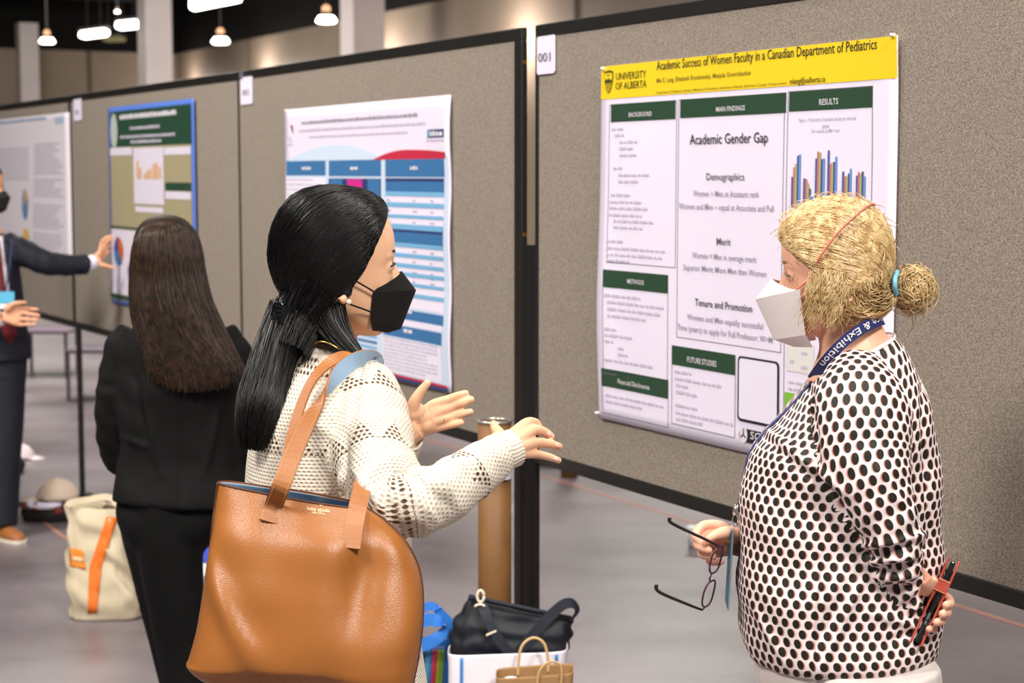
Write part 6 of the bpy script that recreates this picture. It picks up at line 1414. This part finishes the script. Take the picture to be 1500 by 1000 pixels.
def paper_bag():
    z = 4.50; b = fl(780, z); root = empty('paper_bag', P(782, b, z), 'brown paper carrier bag with twisted handles and white tissue', 'bag', 'bags at the foot of the post')
    kr = mat('kraft_paper', (158, 120, 78), .7, var=.1, vscale=10, bump=.15, bscale=120); o, bv, B = sack('bag_body', [(727, 986, 840, 978, z, .05), (728, 1030, 838, 1030, z, .052), (732, b - 2, 834, b - 2, z, .055)], kr, root, 40, 6, (.003, 1.5, 8, 6))
    hm = mat('kraft_handle', (206, 172, 124), .7)
    MB().tube([Vector(q) for q in cr([P(759, 990, z + .05), P(760, 964, z + .05), P(766, 944, z + .05), P(781, 934, z + .05), P(796, 941, z + .05), P(802, 960, z + .05), P(803, 985, z + .05)], 6)], .0038, 8).build('handle', hm, root, True)
    MB().tube([Vector(q) for q in cr([P(787, 1004, z - .055), P(790, 984, z - .056), P(800, 972, z - .056), P(812, 969, z - .056), P(822, 977, z - .056), P(822, 1004, z - .055)], 6)], .0034, 8).build('handle', mat('kraft_handle_dark', (196, 158, 108), .7), root, True)
    MB().ball(P(749, 1001, z - .02), .028, .03, .018).build('tissue', mat('tissue_paper', (240, 236, 240), .8, bump=.5, bscale=60), root, True)
paper_bag()
def tube_thing(x0, x1, ytop, z, lab, band=None, hgt=None):
    x = (x0 + x1) / 2; top = P(x, ytop, z); r_ = (x1 - x0) / 2 * z / FPX; c = Vector((top.x, top.y, 0)); h = hgt or top.z
    root = empty('poster_tube', c, lab, 'poster tube', 'cardboard poster tubes'); kr = mat('brown_cardboard', (124, 86, 46), .55, .4, var=.12, vscale=8)
    MB().tube([c + Vector((0, 0, .002)), c + Vector((0, 0, h - .008))], r_, 32).build('tube_wall', kr, root, True)
    rg = mat('silver_rim', (206, 200, 192), .25, metal=.8); t_ = [c + Vector((r_ * .98 * math.cos(a_), r_ * .98 * math.sin(a_), h - .005)) for a_ in np.linspace(0, 6.2832, 33)]; MB().tube(t_, .0045, 8).build('end_rim', rg, root, True)
    MB().tube([c + Vector((0, 0, h - .014)), c + Vector((0, 0, h - .009))], r_ * .93, 28).build('end_cap', mat('white_cap', (222, 216, 212), .4), root)
    if band: MB().tube([P(x, band[0], z), P(x, band[1], z)], r_ * 1.006, 32, cap=False).build('label', mat('white_label', (224, 222, 228), .5), root, True)
tube_thing(700, 749, 614, 4.98, 'tall brown cardboard poster tube with silver rim by the post', (672, 701))
tube_thing(822, 847, 520, 9.9, 'brown cardboard poster tube standing behind the boards')

# ================================================================ THINGS ON THE FLOOR AT THE LEFT
def canvas_tote():
    z = 6.85; b = fl(155, z) ; root = empty('canvas_tote', P(155, 893, z), 'cream canvas tote bag with orange stripes on the floor', 'bag')
    cv = mat('cream_canvas', (196, 182, 156), .8, .2, var=.06, vscale=10, bump=.3, bscale=500); og = mat('orange_canvas', (222, 112, 34), .7)
    k = fl(158, z) - 893
    o, bv, B = sack('bag_body', [(98, 738, 176, 742, z, .07), (100, 770, 184, 775, z, .09), (102, 815, 196, 822, z, .105), (104, 855, 208, 862, z, .115), (108, fl(108, z) - 4, 212, fl(212, z) - 4, z, .11), (112, fl(112, z), 206, fl(206, z), z, .10)], cv, root, 56, 3.6, (.02, 1.5, 9, 5, .005, .11))
    press_folds(o.data, [(150, 800, 205, 850, 5, .02), (155, 815, 200, 870, 5, -.02), (165, 850, 150, 890, 4, .016), (105, 850, 130, 890, 5, .016), (110, 760, 125, 850, 5, -.014), (180, 860, 205, 893, 4, .018), (120, 765, 160, 775, 4, .012)])
    bv = BVHTree.FromPolygons([v.co.copy() for v in o.data.vertices], [tuple(q.vertices) for q in o.data.polygons])
    surf_decal(bv, 'orange_stripe', [(156, 756), (173, 758), (149, 830), (142, 898), (128, 899), (131, 830)], og, o, .003, 10)
    surf_decal(bv, 'orange_stripe', [(208, 870), (214, 878), (206, 896), (203, 893)], og, o, .003, 4)
    lg = surf_decal(bv, 'printed_patch', [(101, 801), (122, 806), (126, 834), (102, 829)], mat('orange_patch', (222, 130, 40), .7), o, .003, 5); surf_decal(bv, 'patch_print', [(104, 814), (122, 817), (123, 823), (104, 820)], mat('patch_pale', (226, 196, 150), .7), lg, .005, 4)
    im = lambda dx, dy: RGT * dx - UPV * dy
    MB().rings(ribbon([P(99, 742, z - .09), P(104, 736, z - .08), P(128, 732, z - .05), P(150, 728, z - .04), P(164, 730, z - .05), P(172, 739, z - .06)], [.026] * 6, [im(.1, 1) - FWD * .4] * 6, .004)).build('handle', cv, root)
    MB().rings(ribbon([P(108, 744, z + .05), P(140, 738, z + .05), P(154, 742, z + .04), P(148, 752, z + .02)], [.03] * 4, [im(.1, 1)] * 4, .004)).build('handle', cv, root)
canvas_tote()
def cap_thing(x, y, z, wpx, m, lab, brim=-1, tilt=0, hsc=.62):
    s_ = z / FPX; c = P(x, y, z); r_ = wpx * s_ / 2; root = empty('baseball_cap', c, lab, 'cap', 'caps on the floor')
    rr = []
    for i in range(9):
        t = i / 8 * math.pi / 2; rr.append([c + Vector((r_ * math.cos(t) * math.cos(a_), r_ * math.cos(t) * math.sin(a_) * .85, r_ * hsc * 1.5 * math.sin(t))) for a_ in np.linspace(0, 6.2832, 28, endpoint=False)])
    MB().rings(rr[:-1] + [[q.lerp(c + Vector((0, 0, r_ * hsc * 1.5)), .9) for q in rr[-2]]], True, True).build('crown', m, root, True)
    b = MB(); A = []
    for k in range(2):
        A.append([c + Vector((brim * (r_ * .75 + (r_ * .95 if k else 0) * (math.cos(a_) * .8 + .2)), r_ * .8 * math.sin(a_) * (.8 if k else .9), .004 - (.012 if k else 0) * 1.0)) for a_ in np.linspace(-1.3, 1.3, 14)])
    b.rings(A, False, False); o = b.build('brim', m, root, True); o.modifiers.new('t', 'SOLIDIFY').thickness = .005
    MB().ball(c + Vector((0, 0, r_ * hsc * 1.5)), .008, .008, .006).build('button', m, root, True)
    for k in range(3):
        a_ = k * math.pi / 3 + .4; MB().tube([c + Vector((1.004 * r_ * math.cos(t) * math.cos(a_), 1.004 * r_ * math.cos(t) * math.sin(a_) * .85, 1.004 * r_ * hsc * 1.5 * math.sin(t))) for t in np.linspace(.05, math.pi - .05, 16)], .0016, 5).build('seam', m, root)
    return root
zz = 8.75
# bundle on the floor: black bag with a brown strap, white cloth on top, cap on that
bb = empty('shoulder_bag', on_height(68, 752, 0), 'flat black bag with a brown strap lying under the cream cap', 'bag')
bb_b, _, _ = sack('bag_body', [(40, 733, 108, 738, zz, .07), (34, fl(60, zz) - 14, 114, fl(60, zz) - 12, zz, .11), (36, fl(60, zz) - 1, 112, fl(60, zz) - 1, zz, .10)], mat('black_bag', (26, 22, 22), .7), bb, 36, 2.6, (.008, 1.4, 12, 2), inner=1)
MB().rings(ribbon([P(-30, fl(0, zz) - 14, zz - .05), P(0, fl(0, zz) - 14, zz - .08), P(30, fl(30, zz) - 20, zz - .1), P(48, 744, zz - .09)], [.03] * 4, [UPV + RGT * .1] * 4, .004)).build('strap', mat('brown_strap', (92, 48, 34), .6), bb)
for x, y in ((52, 742), (85, 748)): MB().ball(P(x, y, zz - .115), .022, .012, .02).build('red_trim', mat('dark_red_cloth', (120, 52, 46), .8), bb, True)
wc, _, _ = sack('folded_cloth', [(42, 731, 90, 733, zz - .05, .06), (38, 736, 92, 738, zz - .05, .08), (42, 741, 88, 743, zz - .05, .07)], mat('white_cloth', (232, 224, 244), .8), None, 32, 2.4, (.008, 1.5, 14, 7)); tag(wc, 'crumpled white cloth between the black bag and the cream cap', 'cloth')
cap_thing(84, 729, zz - .02, 62, mat('cream_cap_cloth', (226, 204, 184), .8, bump=.2, bscale=300), 'cream baseball cap lying on the black bag')
cap_thing(28, fl(28, 10.6) - 1, 10.6, 44, mat('white_cap_cloth', (238, 222, 226), .8), 'white baseball cap on the floor beyond the boards', 1, 0, .62)
pb = sack('pouch', [(4, 664, 28, 666, 10.1, .05), (-2, 676, 36, 678, 10.1, .08), (0, fl(15, 10.1), 34, fl(15, 10.1), 10.1, .07)], mat('black_pouch', (20, 19, 20), .6, bump=.3, bscale=40), None, 32, 2.4, (.008, 1.5, 14, 7))[0]
tag(pb, 'small black pouch on the floor beside the white cap', 'bag')
def blue_bag():
    z = 5.6; b = fl(310, z); root = empty('shopping_bag', P(312, b, z), 'blue and white carrier bag behind the black trousers', 'bag')
    o, bv, B = sack('bag_body', [(290, 818, 334, 816, z, .06), (289, 838, 336, 838, z, .07), (304, 850, 336, 850, z, .05), (308, b - 2, 334, b - 2, z, .05)], mat('white_vinyl', (232, 226, 234), .35, .5), root, 36, 4)
    MB().rings(ribbon([P(291, 822, z - .06), P(296, 806, z - .05), P(306, 794, z - .04), P(322, 790, z - .04), P(331, 806, z - .05)], [.06] * 5, [RGT - UPV * .3] * 5, .004)).build('blue_flap', mat('royal_blue', (48, 70, 190), .5), root)
blue_bag()
# chairs far behind the boards
def chair(x, ys, z, lab):
    s_ = z / FPX; c = P(x, ys, z); sh = c.z; root = empty('stacking_chair', Vector((c.x, c.y, 0)), lab, 'chair', 'chairs behind the boards'); gm = mat('grey_chair', (118, 104, 116), .6); lm = mat('grey_leg', (96, 84, 92), .5)
    MB().bx(c.x - .22, c.x + .22, c.y - .21, c.y + .21, sh - .03, sh).build('seat', gm, root, bevel=.01)
    MB().bx(c.x - .21, c.x + .21, c.y + .19, c.y + .22, sh + .18, sh + .42).build('backrest', gm, root, bevel=.01)
    for sx in (-1, 1):
        MB().bx(c.x + sx * .2 - .01, c.x + sx * .2 + .01, c.y + .19, c.y + .21, sh, sh + .4).build('back_post', lm, root)
        for sy in (-1, 1): MB().bx(c.x + sx * .2 - .012, c.x + sx * .2 + .012, c.y + sy * .19 - .012, c.y + sy * .19 + .012, 0.001, sh - .02).build('leg', lm, root)
chair(70, 481, 15, 'grey stacking chair behind the end board'); chair(146, 508, 13.5, 'grey stacking chair behind the board with the green-headed poster')

dz = 10.4; dfl = fl(806, dz)
db = sack('duffel_bag', [(792, dfl - 26, 826, dfl - 26, dz, .05), (786, dfl - 14, 834, dfl - 13, dz, .10), (788, dfl, 832, dfl, dz, .09)], mat('dark_duffel', (44, 40, 46), .7), None, 32, 2.6, (.006, 1.4, 10, 3))[0]
tag(db, 'dark grey duffel bag on the floor behind the boards beside a poster tube', 'bag')

def paper_cup():
    c = on_height(1018, 801, 0); s_ = 8.1 / FPX; root = empty('paper_cup', c, 'white paper cup standing on the floor behind the boards', 'cup'); wm = mat('cup_white', (250, 248, 250), .5)
    MB().tube([c + Vector((0, 0, h)) for h in (.001, .05, .092)], [.028, .034, .039], 24, cap=True).build('cup_wall', wm, root, True)
    MB().tube([c + Vector((.039 * math.cos(a_), .039 * math.sin(a_), .093)) for a_ in np.linspace(0, 6.2832, 25)], .003, 6).build('cup_rim', wm, root, True)
paper_cup()
